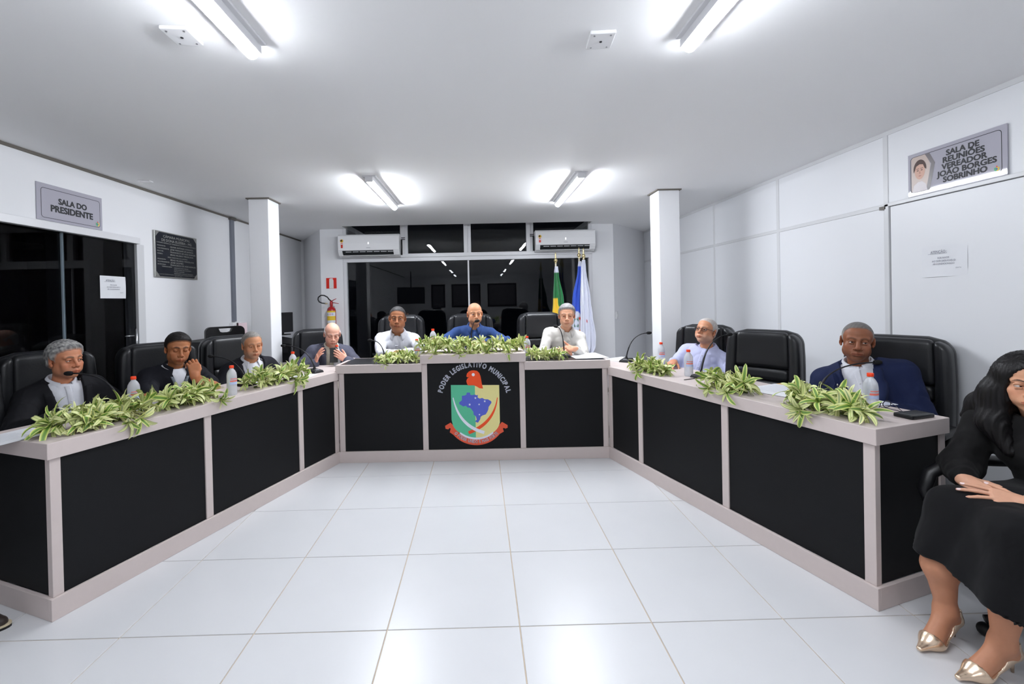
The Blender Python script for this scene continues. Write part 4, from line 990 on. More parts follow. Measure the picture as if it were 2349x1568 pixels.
arrangement(Rd, .76, 1.06, .12, Z, 10, 'leaf arrangement before the empty chair', rl, oR, [(.84, .1), (.98, .2)], 1.3, .95)
arrangement(Rd, .10, .50, .11, Z, 11, 'leaf arrangement at the bench end before the blue blazer', rl, oR, [(.36, .5), (.34, .2)], 1.1, 1.0)

# ------------------------------------------------------------------ people: smooth bodies grown from distance fields
f32 = np.float32
class Field:
    """signed-distance grid; shapes are blended into it one after another"""
    def __init__(s, lo, hi, h):
        s.lo = np.array(lo, f32); s.h = h; s.n = np.maximum(4, np.ceil((np.array(hi) - np.array(lo)) / h).astype(int) + 1)
        s.ax = [s.lo[i] + h * np.arange(s.n[i], dtype=f32) for i in range(3)]
        s.D = np.full(tuple(s.n), 0.5, f32)
    def win(s, lo, hi):
        sl = []
        for i in range(3):
            a = int(np.clip(math.floor((lo[i] - s.lo[i]) / s.h), 0, s.n[i])); b = int(np.clip(math.ceil((hi[i] - s.lo[i]) / s.h) + 1, 0, s.n[i]))
            if b <= a: return None
            sl.append(slice(a, b))
        return tuple(sl)
    def P(s, sl): return (s.ax[0][sl[0]][:, None, None], s.ax[1][sl[1]][None, :, None], s.ax[2][sl[2]][None, None, :])
    def mix(s, sl, d, k, op):
        A = s.D[sl]
        if op == 'add':
            if k <= 0: s.D[sl] = np.minimum(A, d)
            else:
                hh = np.maximum(k - np.abs(A - d), 0) / k; s.D[sl] = np.minimum(A, d) - hh * hh * k * .25
        else:
            d = -d
            if k <= 0: s.D[sl] = np.maximum(A, d)
            else:
                hh = np.maximum(k - np.abs(A - d), 0) / k; s.D[sl] = np.maximum(A, d) + hh * hh * k * .25
    def cone(s, a, b, ra, rb, k=.02, op='add', flat=None):
        """flat = (unit axis, factor): the shape is thinner along that axis"""
        a = np.asarray(a, f32); b = np.asarray(b, f32); m = max(ra, rb) * 1.15 + k + 2.5 * s.h + .012
        sl = s.win(np.minimum(a, b) - m, np.maximum(a, b) + m)
        if sl is None: return s
        X, Y, Z = s.P(sl); v = b - a; L2 = float(v @ v) + 1e-12
        dx, dy, dz = X - a[0], Y - a[1], Z - a[2]
        t = np.clip((dx * v[0] + dy * v[1] + dz * v[2]) / L2, 0, 1)
        dx, dy, dz = dx - t * v[0], dy - t * v[1], dz - t * v[2]
        q = dx * dx + dy * dy + dz * dz
        if flat:
            n, f = flat; c = dx * n[0] + dy * n[1] + dz * n[2]; q = q + c * c * (1 / (f * f) - 1)
        d = np.sqrt(q) - (ra + (rb - ra) * t)
        s.mix(sl, d, k, op); return s
    def ell(s, c, r, k=.02, op='add', M=None):
        c = np.asarray(c, f32); r = np.asarray(r, f32); m = float(r.max()) + k + 2.5 * s.h + .012
        sl = s.win(c - m, c + m)
        if sl is None: return s
        X, Y, Z = s.P(sl); dx, dy, dz = X - c[0], Y - c[1], Z - c[2]
        if M is not None: dx, dy, dz = [M[i][0] * dx + M[i][1] * dy + M[i][2] * dz for i in range(3)]
        a = (dx / r[0]) ** 2 + (dy / r[1]) ** 2 + (dz / r[2]) ** 2
        b = (dx / r[0] ** 2) ** 2 + (dy / r[1] ** 2) ** 2 + (dz / r[2] ** 2) ** 2
        k0 = np.sqrt(a); d = k0 * (k0 - 1) / np.maximum(np.sqrt(b), 1e-6)
        s.mix(sl, d, k, op); return s
    def mesh(s):
        D = s.D; ins = D < 0; n = D.shape
        cnt = np.zeros([i - 1 for i in n], np.int8)
        for a in (0, 1):
            for b in (0, 1):
                for c in (0, 1): cnt += ins[a:n[0] - 1 + a, b:n[1] - 1 + b, c:n[2] - 1 + c]
        act = (cnt > 0) & (cnt < 8); I, J, K = np.nonzero(act)
        idx = np.full(act.shape, -1, np.int64); idx[I, J, K] = np.arange(len(I))
        acc = np.zeros((len(I), 3)); w = np.zeros(len(I))
        cor = [(a, b, c) for a in (0, 1) for b in (0, 1) for c in (0, 1)]
        V = {c: D[I + c[0], J + c[1], K + c[2]] for c in cor}
        for p in cor:
            for ax in range(3):
                if p[ax]: continue
                q = list(p); q[ax] = 1; q = tuple(q); a, b = V[p], V[q]; m = (a < 0) != (b < 0)
                t = np.where(m, a / np.where(m, a - b, 1), 0)
                for d in range(3): acc[:, d] += np.where(m, p[d] + (t if d == ax else 0), 0)
                w += m
        verts = (np.stack([I, J, K], 1) + acc / np.maximum(w, 1)[:, None]) * s.h + s.lo
        F = []
        for ax in range(3):
            u, v = (ax + 1) % 3, (ax + 2) % 3
            lo = [slice(0, n[0]), slice(0, n[1]), slice(0, n[2])]
            A = [slice(1, n[d] - 1) for d in range(3)]; B = list(A); A[ax] = slice(0, n[ax] - 1); B[ax] = slice(1, n[ax])
            a, b = ins[tuple(A)], ins[tuple(B)]
            for flip, m in ((False, a & ~b), (True, ~a & b)):
                g = list(np.nonzero(m)); 
                for d in range(3):
                    if d != ax: g[d] = g[d] + 1
                def cell(du, dv):
                    h = [x.copy() for x in g]; h[u] -= du; h[v] -= dv; return idx[h[0], h[1], h[2]]
                q = np.stack([cell(1, 1), cell(0, 1), cell(0, 0), cell(1, 0)], 1)
                F.append(q[:, ::-1] if flip else q)
        F = np.concatenate(F); F = F[(F >= 0).all(1)]
        return verts, F

def vnormals(V, F):
    N = np.zeros_like(V); a, b, c, d = [V[F[:, i]] for i in range(4)]
    fn = np.cross(c - a, d - b)
    for i in range(4): np.add.at(N, F[:, i], fn)
    return N / np.maximum(np.linalg.norm(N, axis=1), 1e-9)[:, None]

def wob(V, freq, seed, n=5):
    """smooth pseudo-noise in -1..1"""
    r = np.random.RandomState(seed); o = np.zeros(len(V))
    for i in range(n):
        d = r.normal(size=3); d /= np.linalg.norm(d); f = freq * r.uniform(.6, 1.7); o += np.sin(V @ d * f + r.uniform(0, 6.28) + 1.3 * np.sin(V @ np.roll(d, 1) * f * .7 + r.uniform(0, 6)))
    return o / n

def obj_np(name, V, F, mats, parent, cols=None, smooth=True, xf=None):
    me = bpy.data.meshes.new(name); V = np.asarray(V, np.float64)
    if xf is not None: V = V @ xf[:3, :3].T + xf[:3, 3]
    me.vertices.add(len(V)); me.vertices.foreach_set('co', V.astype(f32).ravel())
    F = np.asarray(F, np.int32); k = F.shape[1]; me.loops.add(F.size); me.loops.foreach_set('vertex_index', F.ravel())
    me.polygons.add(len(F)); me.polygons.foreach_set('loop_start', np.arange(0, F.size, k, dtype=np.int32))
    me.update(calc_edges=True)
    me.polygons.foreach_set('use_smooth', [smooth] * len(F))
    me.materials.append(mats)
    if cols is not None:
        ca = me.color_attributes.new('tint', 'FLOAT_COLOR', 'POINT'); c4 = np.ones((len(V), 4), f32); c4[:, :3] = cols; ca.data.foreach_set('color', c4.ravel())
    me.update(); me.validate()
    return link(name, me, parent)

SKIN = mat('skin', (1, 1, 1), .48, attr='tint', noise=.05, nscale=60, bump=.12, bscale=420, sss=.08, spec=.42)
HAIR = mat('hair', (1, 1, 1), .55, attr='tint', noise=.25, nscale=260, bump=.5, bscale=420, spec=.3)
EYEM = mat('eye', (1, 1, 1), .08, attr='tint', spec=.5)
def cloth_mat(name, c, rough=.8, **k): return mat('cloth_' + name, srgb(*c), rough, noise=k.pop('noise', .06), nscale=k.pop('nscale', 160), bump=.25, bscale=900, sheen=k.pop('sheen', .0), spec=k.pop('spec', .3), fold=k.pop('fold', .4), **k)

def nrm(v): v = np.asarray(v, float); return v / max(np.linalg.norm(v), 1e-9)
def ss(x, a, b): t = np.clip((x - a) / (b - a), 0, 1); return t * t * (3 - 2 * t)

# hairline: lowest height of hair as a function of depth y (face at -y)
HL_Y = np.array([-.13, -.094, -.080, -.064, -.046, -.034, -.020, -.008, .006, .020, .032, .05, .1])
HL_Z = np.array([.120, .074, .070, .060, .048, .030, .002, -.014, .022, .022, -.012, -.052, -.062])
def hairline(x, y, p):
    z = np.interp(y, HL_Y, HL_Z) + p.get('recede', 0) * ss(-y, .02, .075) * (1 if not p.get('corner') else 1 + p['corner'] * ss(np.abs(x), .015, .05))
    return z

def head_field(p, neck_to, h):
    """the head in its own frame: face to -y, crown up, ears at +-x; ~.235 chin to crown"""
    jw, fat, nose = p.get('jaw', 1), p.get('fat', 0), p.get('nose', 1)
    lo = np.minimum([-.105, -.135, -.15], np.array(neck_to) - .085); hi = np.maximum([.105, .125, .135], np.array(neck_to) + .085)
    F = Field(lo, hi, h)
    F.ell((0, .014, .034), (.0735, .093, .084), 0)
    F.ell((0, -.024, .045), (.064, .066, .062), .03)                       # forehead
    F.ell((0, -.026, -.042), (.056 * jw + fat * .006, .058, .072), .03)      # face
    F.ell((0, -.060, -.094), (.026 * jw, .024, .020), .026)                   # chin
    for s in (-1, 1):
        F.ell((s * .047 * jw, -.004, -.058), (.020 + fat * .006, .034, .030), .028)   # jaw angle
        F.ell((s * .043, -.062, -.022), (.020, .016, .017), .02)               # cheekbone
        F.ell((s * (.034 + fat * .006), -.062, -.052), (.020 + fat * .008, .020, .026), .022)   # cheek
        F.cone((s * .012, -.089, .0235), (s * .046, -.074, .0245), .0085, .007, .016)    # brow
        F.ell((s * .0315, -.093, .004), (.0165, .012, .0105), .014, 'sub')     # socket
    F.cone((0, -.088, .018), (0, -.103 - .006 * nose, -.026), .0075, .0095 * nose, .012)      # nose
    F.ell((0, -.104 - .008 * nose, -.031), (.0105 * nose, .0105, .009), .008)
    for s in (-1, 1):
        F.ell((s * .0125 * nose, -.097, -.035), (.0085 * nose, .011, .0075), .006)
        F.ell((s * .0065, -.104, -.0425), (.0038, .005, .003), .003, 'sub')
    F.ell((0, -.080, -.062), (.030, .020, .022), .016)                       # muzzle
    lw = p.get('lipw', 1) * 1.12
    F.cone((-.021 * lw, -.0915, -.0665), (0, -.1005, -.0630), .003, .0052, .006); F.cone((.021 * lw, -.0915, -.0665), (0, -.1005, -.0630), .003, .0052, .006)
    F.cone((-.018 * lw, -.0915, -.0715), (0, -.0985, -.0735), .0035, .0062, .006); F.cone((.018 * lw, -.0915, -.0715), (0, -.0985, -.0735), .0035, .0062, .006)
    F.cone((-.0235 * lw, -.094, -.0680), (0, -.1065, -.0677), .0016, .0016, .003, 'sub'); F.cone((.0235 * lw, -.094, -.0680), (0, -.1065, -.0677), .0016, .0016, .003, 'sub')
    F.ell((0, -.092, -.083), (.018, .006, .004), .010, 'sub')
    for s in (-1, 1):                                                        # eyelids over the eyeballs, ears
        e = (s * .0315, -.0765, .004); op = p.get('open', 1.0) * 1.5
        if op <= 0: F.ell(e, (.0148, .0140, .0140), .004)
        else:
            F.cone((e[0] - .0105, e[1] - .0065, e[2] + .0035 * op), (e[0] + .0105, e[1] - .0065, e[2] + .0035 * op), .0056, .0056, .003)
            F.cone((e[0] - .006, e[1] - .0105, e[2] + .0066 * op), (e[0] + .006, e[1] - .0105, e[2] + .0066 * op), .0042, .0042, .003)
            F.cone((e[0] - .009, e[1] - .0075, e[2] - .0068 * op), (e[0] + .009, e[1] - .0075, e[2] - .0068 * op), .0040, .0040, .003)
        a = .5; M = [[math.cos(a), s * math.sin(a), 0], [-s * math.sin(a), math.cos(a), 0], [0, 0, 1]]
        F.ell((s * .0785, .010, .002), (.0085, .0195, .029), .006, 'add', M)
        F.ell((s * .0845, .006, .004), (.0065, .0115, .019), .004, 'sub', M)
        F.ell((s * .0765, .003, -.024), (.006, .008, .010), .005)
    if fat > .5: F.ell((0, -.030, -.108), (.050, .045, .022), .03)
    F.cone((0, .020, -.055), neck_to, .049 + fat * .008, .052 + fat * .009, .028)
    return F

def head_colors(V, p):
    x, y, z = V.T; c = np.tile(np.array(srgb(*p['skin'])), (len(V), 1))
    def tint(m, col, a=1.0): m = (m * a)[:, None]; c[:] = c * (1 - m) + np.array(col) * m
    base = np.array(srgb(*p['skin'])); red = base * np.array([1.0, .72, .70])
    tint(np.exp(-((np.abs(x) - .045) ** 2 / .0004 + (z + .03) ** 2 / .0006)) * (y < -.02), red, .35)
    tint(np.exp(-(x ** 2 / .0003 + (z + .03) ** 2 / .0003)) * (y < -.09), red, .4)
    ears = (np.abs(x) > .074) * (np.abs(z) < .04) * (np.abs(y - .01) < .03); tint(ears.astype(float), red, .35)
    if p.get('stubble', 0):
        m = ss(-z, .030, .060) * ss(-y, -.030, .0) * (1 - np.exp(-((np.abs(x) / .02) ** 2 + ((z + .068) / .010) ** 2)) ) * ss(z, -.125, -.105)
        tint(m, np.array(srgb(*p.get('beard', (60, 50, 45)))), p['stubble'])
    lips = ((x / (.026 * p.get('lipw', 1))) ** 2 + ((z + .068) / .0098) ** 2 < 1) * (y < -.085); tint(lips.astype(float), base * np.array(p.get('lip', [.80, .50, .48])), .85)
    tint((lips * (np.abs(z + .0678) < .0019)).astype(float), base * .25, .85)
    bz = .0245 + .0045 * np.cos((np.abs(x) - .031) / .016 * 1.5); bt = .0042 * p.get('browt', 1) * (1 - .5 * ss(np.abs(x), .03, .052))
    br = ss(bt * 1.5 - np.abs(z - bz), 0, .003) * ss(np.abs(x), .008, .013) * ss(-np.abs(x), -.053, -.046) * (y < -.055); tint(br, srgb(*p['brow']), p.get('browa', .8))
    e = np.sqrt(((np.abs(x) - .0315) / .0145) ** 2 + ((z - .004) / .0075) ** 2)
    tint((np.exp(-(e - .9) ** 2 / .12) * (y < -.07)), base * np.array([.55, .45, .42]), .6)
    if p.get('open', 1) <= 0: tint(((np.abs(z + .001) < .0014) * (np.abs(np.abs(x) - .0315) < .012) * (y < -.07)).astype(float), base * .12, .9)
    if p.get('scalp'):
        m = ss(z - hairline(x, y, p), -.004, .008) * (np.abs(x) < .085); m *= 1 - ears
        tint(m, srgb(*p['scalp']), p.get('scalp_a', .6))
    if p.get('wrinkle'):
        for zz in (.05, .062): tint(np.exp(-((z - zz - .004 * np.cos(x * 50)) / .0012) ** 2) * (np.abs(x) < .045) * (y < -.06), base * .6, .25)
    return c

def add_head(person, Hm, p, neck_world, near):
    """builds the head patch; returns verts, faces, colours in person space plus hair, eyes as children"""
    S = p.get('scale', 1.0); M = Hm.copy(); M[:3, :3] *= S
    inv = np.linalg.inv(M); nk = inv[:3, :3] @ np.array(neck_world) + inv[:3, 3]
    h = .0029 if near else .0036
    F = head_field(p, nk, h); V, Q = F.mesh(); C = head_colors(V, p)
    to = lambda v: v @ M[:3, :3].T + M[:3, 3]
    k = p.get('hair')
    if k:
        G = Field((-.11, -.125, -.09), (.11, .135, .15), .0042 if k in ('curly', 'short') else .005)
        G.ell((0, .014, .034), (.0735, .093, .084), 0); G.ell((0, -.024, .045), (.064, .066, .062), .03); G.ell((0, .02, -.03), (.062, .07, .05), .03)
        X, Y, Z = np.meshgrid(*G.ax, indexing='ij'); pts = np.stack([X.ravel(), Y.ravel(), Z.ravel()], 1)
        th = p.get('thick', .006); hl = hairline(X, Y, p)
        nz = wob(pts, p.get('curl', 260), p.get('seed', 3), 6).reshape(X.shape)
        d0 = hl if k != 'fringe' else np.full_like(hl, -9.0)
        grow = .12 + .88 * ss(Z - d0, -.002, .030)
        d = G.D - (th * (1 + .25 * np.clip(Z / .1, 0, 1)) + p.get('amp', .002) * nz) * grow
        if p.get('part'): d = d - p['part'] * np.exp(-((X + .02) ** 2) / .0012) * ss(-Y, -.02, .06)
        edge = (hl + p.get('amp', .002) * 1.2 * nz) - Z
        d = np.maximum(d, edge * .8)
        if k == 'fringe': d = np.maximum(d, Z - (.045 + .02 * np.clip(Y / .08, -1, 1)))
        ear = np.sqrt(((np.abs(X) - .08) / .018) ** 2 + ((Y - .004) / .02) ** 2 + ((Z + .004) / .026) ** 2) - 1
        G.D = np.maximum(d, -ear * .02).astype(f32)
        HV, HQ = G.mesh()
        base = np.array(srgb(*p['haircol'])); g2 = np.array(srgb(*p.get('haircol2', p['haircol'])))
        mm = np.clip(.5 + (.9 if k == 'curly' else .4) * wob(HV * np.array([1.6, 1, 1]), 230, p.get('seed', 3) + 5), 0, 1)
        if p.get('side'): mm = np.clip(mm * .5 + .8 * ss(np.abs(HV[:, 0]), .04, .07) * ss(-HV[:, 2], -.08, -.03), 0, 1)
        hc_ = base[None] * (1 - mm[:, None]) + g2[None] * mm[:, None]
        if k != 'fringe':      # thin hair at the hairline lets the skin through
            e = (.35 + .65 * ss(HV[:, 2] - hairline(HV[:, 0], HV[:, 1], p), .002, .015))[:, None]; hc_ = hc_ * e + np.array(srgb(*p['skin']))[None] * (1 - e)
        obj_np('hair', to(HV), HQ, HAIR, person, hc_)
    if p.get('open', 1) > 0:
        for s in (-1, 1):
            gz = nrm(np.array(p.get('gaze', (0, -1, 0)))); m = MB(); m.ball((0, 0, 0), .0118, 20, 14)
            E_ = np.array(m.v); up = nrm(np.cross(gz, [1, 0, 0])); B = np.stack([nrm(np.cross(up, gz)), up, gz], 1)
            ang = np.arccos(np.clip(E_[:, 2] / .0118, -1, 1)); col = np.where((ang < .24)[:, None], (.004, .004, .004), np.where((ang < .52)[:, None], srgb(*p.get('iris', (58, 36, 24))), srgb(206, 196, 190)))
            m.v = [tuple(v) for v in to(E_ @ B.T + np.array((s * .0315, -.0765, .004)))]; m.col = np.concatenate([col, np.ones((len(col), 1))], 1); m.build('eye', EYEM, person, smooth=True)
    return to(V), Q, C

def ik(S, W, la, lb, pole):
    S, W = np.asarray(S, float), np.asarray(W, float); d = W - S; L = np.linalg.norm(d)
    if L > .985 * (la + lb): W = S + d / L * .985 * (la + lb); d = W - S; L = np.linalg.norm(d)
    a = (la * la - lb * lb + L * L) / (2 * L); hgt = math.sqrt(max(0, la * la - a * a)); u = d / L; q = np.asarray(pole, float); q = nrm(q - (q @ u) * u)
    return S + u * a + q * hgt, W

def hand_shapes(W, fdir, pn, side, curl=(.5, .55, .6, .65), spread=.06, thumb=(.5, .4), size=1.0, extra=None):
    """cones of one hand. W wrist, fdir towards the knuckles, pn out of the back of the hand, side = -1/+1: thumb lies at fdir x pn * side"""
    f = nrm(fdir); n = nrm(np.asarray(pn) - np.dot(pn, f) * f); t = np.cross(f, n) * side   # t: towards the thumb
    k = size; sh = []; W = np.asarray(W, float)
    kn = [W + k * (f * .088 + t * .028), W + k * (f * .092 + t * .009), W + k * (f * .088 - t * .010), W + k * (f * .080 - t * .027)]
    for q, (o, r0, r1) in enumerate(((.016, .015, .0125), (.005, .015, .0125), (-.007, .0145, .012), (-.018, .0135, .011))): sh.append((W + k * (t * o + f * .008), kn[q], r0 * k, r1 * k, .012))
    sh.append((W - f * .02 * k, W + f * .02 * k, .0235 * k, .022 * k, .012))
    Ls = [(.043, .026, .021), (.047, .030, .022), (.044, .028, .021), (.035, .021, .019)]; rs = [.0092, .0094, .0090, .0080]
    tips = []
    for q in range(4):
        c = curl[q]; a = kn[q]; ang = c * .9; sp = spread * (1.2, .3, -.6, -1.6)[q]
        for j, L in enumerate(Ls[q]):
            d = nrm((f * math.cos(ang) - n * math.sin(ang)) + t * sp); b = a + d * L * k
            r0 = rs[q] * k * (1 - .1 * j); r1 = rs[q] * k * (.92 - .12 * j); sh.append((a, b, r0, r1, .003)); a = b; ang += c * (1.0, .75)[min(j, 1)]
        tips.append((a, d, n))
    b0 = W + k * (f * .022 + t * .020 - n * .004); o, c = thumb; d1 = nrm(f * .75 + t * (.55 + .5 * o) - n * (.25 + .35 * c)); b1 = b0 + d1 * .044 * k
    d2 = nrm(d1 + f * .35 - t * .35 * c - n * .35 * c); b2 = b1 + d2 * .032 * k; d3 = nrm(d2 + f * .2 - t * .45 * c - n * .3 * c); b3 = b2 + d3 * .025 * k
    sh += [(b0, b1, .0145 * k, .0115 * k, .012), (b1, b2, .0108 * k, .0100 * k, .004), (b2, b3, .0098 * k, .0078 * k, .003)]; tips.append((b3, d3, n))
    return sh, tips

def patch(shapes, h, pad=.02):
    A = np.array([s[0] for s in shapes] + [s[1] for s in shapes]); R_ = max(max(s[2], s[3]) for s in shapes)
    F = Field(A.min(0) - R_ - pad, A.max(0) + R_ + pad, h)
    for s in shapes: F.cone(s[0], s[1], s[2], s[3], s[4])
    return F.mesh()

def frame3(ex, ey, ez): return np.stack([ex, ey, ez], 1)

def make_person(label, pos, face, head, hp, style, arms, seat=.50, near=False, fat=0.0, leg=True, group=None, lean_side=0, shoulder=.168, yaw_torso=None):
    """pos (x, y) of the hips, face = heading in degrees, head = (world point between the ears, yaw, pitch, roll), arms = two dicts"""
    th = math.radians(face); floor_z = pos[2] if len(pos) > 2 else 0.0
    person = thing('person', label, 'person', (pos[0], pos[1], floor_z), th, group)
    Rz = np.array([[math.cos(th), -math.sin(th), 0], [math.sin(th), math.cos(th), 0], [0, 0, 1]]); O = np.array([pos[0], pos[1], floor_z])
    W2L = lambda v: Rz.T @ (np.asarray(v, float) - O)
    # head pose
    hc = W2L(head[0]); hy, hpit, hrol = [math.radians(a) for a in head[1:4]]; hy -= th
    Ry = lambda a: np.array([[math.cos(a), -math.sin(a), 0], [math.sin(a), math.cos(a), 0], [0, 0, 1]])
    Rx = lambda a: np.array([[1, 0, 0], [0, math.cos(a), -math.sin(a)], [0, math.sin(a), math.cos(a)]])
    Rr = lambda a: np.array([[math.cos(a), 0, math.sin(a)], [0, 1, 0], [-math.sin(a), 0, math.cos(a)]])
    HR = Ry(hy) @ Rx(hpit) @ Rr(hrol); Hm = np.eye(4); Hm[:3, :3] = HR; Hm[:3, 3] = hc
    S = hp.get('scale', 1.0)
    hip = np.array([0, 0, seat + .09]); back = HR @ np.array([0, .045, -.02]) * S
    nb = hc + back + np.array([0, .006, -.128 * S]) + .25 * (hip - hc) * np.array([.3, .3, 0])          # neck base
    u = nrm(nb - hip); sy = math.radians(yaw_torso) - th if yaw_torso is not None else 0
    sdir = nrm(np.array([math.cos(sy), math.sin(sy), lean_side])); sdir = nrm(sdir - (sdir @ u) * u); f = nrm(np.cross(sdir, u)) * 1.0   # f points forward (-y)
    if f[1] > 0: f = -f
    L = np.linalg.norm(nb - hip); B = frame3(sdir, f, u).T
    sh = [nb - u * (.070 + .018 * fat) + sdir * s * shoulder + f * .005 for s in (-1, 1)]
    AR = []
    for s, a in zip((-1, 1), arms):
        Wp = W2L(a['w']) if 'w' in a else np.array([s * .13, -.30, seat + .17])
        pole = np.array(a.get('pole', (s * .8, .35, -.8)), float); pole = Rz.T @ pole if a.get('polew') else pole
        el, Wp = ik(sh[0 if s < 0 else 1], Wp, .295, .255, pole); AR.append((el, Wp, a))
    V_, Q_, C_ = [], [], []
    def join(V, Q, C): o = sum(len(v) for v in V_); V_.append(V); Q_.append(Q + o); C_.append(C)
    join(*add_head(person, Hm, hp, nb - u * .03, near))
    skin = np.array(srgb(*hp['skin']))
    def torso(F, g, k=.05, belly=True):
        F.ell(hip + u * .03, (.165 + g + fat * .03, .120 + g + fat * .03, .12 + g), k, 'add', B)
        F.ell(hip + u * L * .36 + f * (.01 + fat * .035), (.150 + g + fat * .045, .112 + g + fat * .05, .17 + g), k, 'add', B)
        F.ell(hip + u * L * .70 + f * .008, (.148 + g + fat * .022, .108 + g + fat * .018, .150 + g), k, 'add', B)
        F.cone(sh[0] + sdir * .02, sh[1] - sdir * .02, .052 + g * .8 + fat * .008, .052 + g * .8 + fat * .008, k)
        for q in sh: F.cone(nb - u * .012, q + u * .006, .038 + g * .6, .044 + g * .8, .045)
        return F
    # hidden trunk of the body, hands and bare arms: joined in the same body mesh
    T = Field(np.minimum.reduce([hip, nb, sh[0], sh[1]]) - .22, np.maximum.reduce([hip, nb, sh[0], sh[1]]) + .22, .016); torso(T, -.022)
    for i in (0, 1): T.cone(sh[i], sh[i] + .6 * (AR[i][0] - sh[i]), .042, .04, .03)
    tv, tq = T.mesh(); join(tv, tq, np.tile(skin, (len(tv), 1)))
    for i, (el, Wp, a) in enumerate(AR):
        s = -1 if i == 0 else 1; fd = nrm(Wp - el)
        hd = Rz.T @ np.array(a['fdir'], float) if 'fdir' in a else nrm(fd + np.array([-s * .3, 0, -.25]))
        pn = Rz.T @ np.array(a['pn'], float) if 'pn' in a else np.array([s * .3, -.1, 1.0])
        shp, tips = hand_shapes(Wp, hd, pn, a.get('side', s), a.get('curl', (.45, .5, .5, .55)), a.get('spread', .05), a.get('thumb', (.4, .5)), hp.get('hand', 1.0))
        shp.insert(0, (el, Wp, .046 if a.get('bare') else .036, .0265, .02))
        if a.get('bare'): shp.insert(0, (sh[i] + .3 * (el - sh[i]), el, .052, .044, .03))
        hv, hq = patch(shp, .0032 if (near or a.get('seen')) else .0042)
        col = np.tile(skin * np.array(a.get('tone', (1, .93, .92))), (len(hv), 1))
        for tp, d, n in tips:
            nl = np.linalg.norm(hv - (tp - d * .004 + n * .006), axis=1) < .0062; col[nl] = col[nl] * .5 + .5 * np.array(srgb(230, 195, 185))
        join(hv, hq, col)
    body = obj_np('body', np.concatenate(V_), np.concatenate(Q_), SKIN, person, np.concatenate(C_))
    # clothing
    h = .0075 if near else .0095
    def box(extra=()):
        P_ = [hip, nb, sh[0], sh[1]] + list(extra); return np.minimum.reduce(P_) - .24, np.maximum.reduce(P_) + .24
    ends = [a[0] for a in AR] + [a[1] for a in AR]
    def sleeves(F, g, long=True, k=.03):
        for i, (el, Wp, a) in enumerate(AR):
            S0 = sh[i]
            if long:
                F.cone(S0, el, .051 + g * .75 + fat * .008, .043 + g * .75, k); cut = Wp - nrm(Wp - el) * a.get('cuff', .012)
                F.cone(el, cut, .042 + g * .75, .032 + g * .75, .02)
            else: F.cone(S0, S0 + (el - S0) * .72, .052 + g, .056 + g, k)
    def garment(name, material, g, long, sl=True, cutV=None, noise=.004, seed=1, hem=True):
        lo, hi = box(ends if sl else ()); F = Field(lo, hi, h); torso(F, g)
        if sl: sleeves(F, g, long)
        X, Y, Z = np.meshgrid(*F.ax, indexing='ij'); rel = [X - hip[0], Y - hip[1], Z - hip[2]]
        cu = rel[0] * u[0] + rel[1] * u[1] + rel[2] * u[2]; cs = rel[0] * sdir[0] + rel[1] * sdir[1] + rel[2] * sdir[2]; cf = rel[0] * f[0] + rel[1] * f[1] + rel[2] * f[2]
        # neck opening: everything inside a tilted cylinder around the neck base is left out
        nx = [X - nb[0], Y - nb[1], Z - nb[2]]
        na = nrm((hc - nb)); al = nx[0] * na[0] + nx[1] * na[1] + nx[2] * na[2]; rr = np.sqrt(np.maximum(0, nx[0] ** 2 + nx[1] ** 2 + nx[2] ** 2 - al * al))
        F.D = np.maximum(F.D, -np.maximum(rr - (.058 + fat * .008 + max(0, g - .01)), -.02 - al))
        F.D = np.maximum(F.D, -np.maximum(.020 - al, rr - .095))
        if cutV is not None:
            w = cutV(cu / L); F.D = np.maximum(F.D, -np.maximum(np.abs(cs) - w, .02 - cf))
        V, Q = F.mesh(); N = vnormals(V, Q)
        amp = noise * 1.25 * (.40 + .65 * np.clip(1.2 - np.min([np.linalg.norm(V - e, axis=1) for e in ends[:2]], axis=0) / .22, 0, 1) + .35 * ss(-(V - hip) @ u, -.3, -.05))
        fold = wob(V * np.array([1, 1, .45]), 60, seed) * .6 + wob(V, 26, seed + 3) * .6; fold = fold - .9 * np.exp(-(wob(V * np.array([1, 1, .6]), 34, seed + 9) / .16) ** 2)
        V = V + N * (amp * fold)[:, None]
        o = obj_np(name, V, Q, material, person)
        from mathutils.bvhtree import BVHTree
        return o, BVHTree.FromPolygons([tuple(v) for v in V], [tuple(q) for q in Q.tolist()])
    def proj(bvh, s_, u_, off):
        o = hip + sdir * s_ + u * u_ + f * .45; hit = bvh.ray_cast(Vector(o), Vector(-f), .6)
        if hit[0] is None: return None
        return np.array(hit[0]) + f * off
    def strip(bvh, name, material, rows, off, thick=.003):
        """rows = [(u, s_inner, s_outer)]: a panel laid on the garment's front"""
        m = MB(); nc = 4; pts = []; last = None
        for uu, a, b in rows:
            r = []
            for j in range(nc + 1):
                q = proj(bvh, a + (b - a) * j / nc, uu, off)
                if q is None: q = r[-1] if r else last
                if q is None: q = hip + u * uu + f * .12
                r.append(q)
            if pts: r = [np.where(np.abs((x - y) @ f) > .035, x + f * ((y - x) @ f) * .8, x) for x, y in zip(r, pts[-1])]
            last = r[0]; pts.append(r)
        for r in pts: m.v += [tuple(q) for q in r]
        for i in range(len(pts) - 1):
            for j in range(nc): q = i * (nc + 1) + j; m.f.append((q, q + 1, q + nc + 2, q + nc + 1)); m.m.append(0)
        o = m.build(name, material, person, smooth=True); sd = o.modifiers.new('thick', 'SOLIDIFY'); sd.thickness = thick; sd.offset = 0
        return o
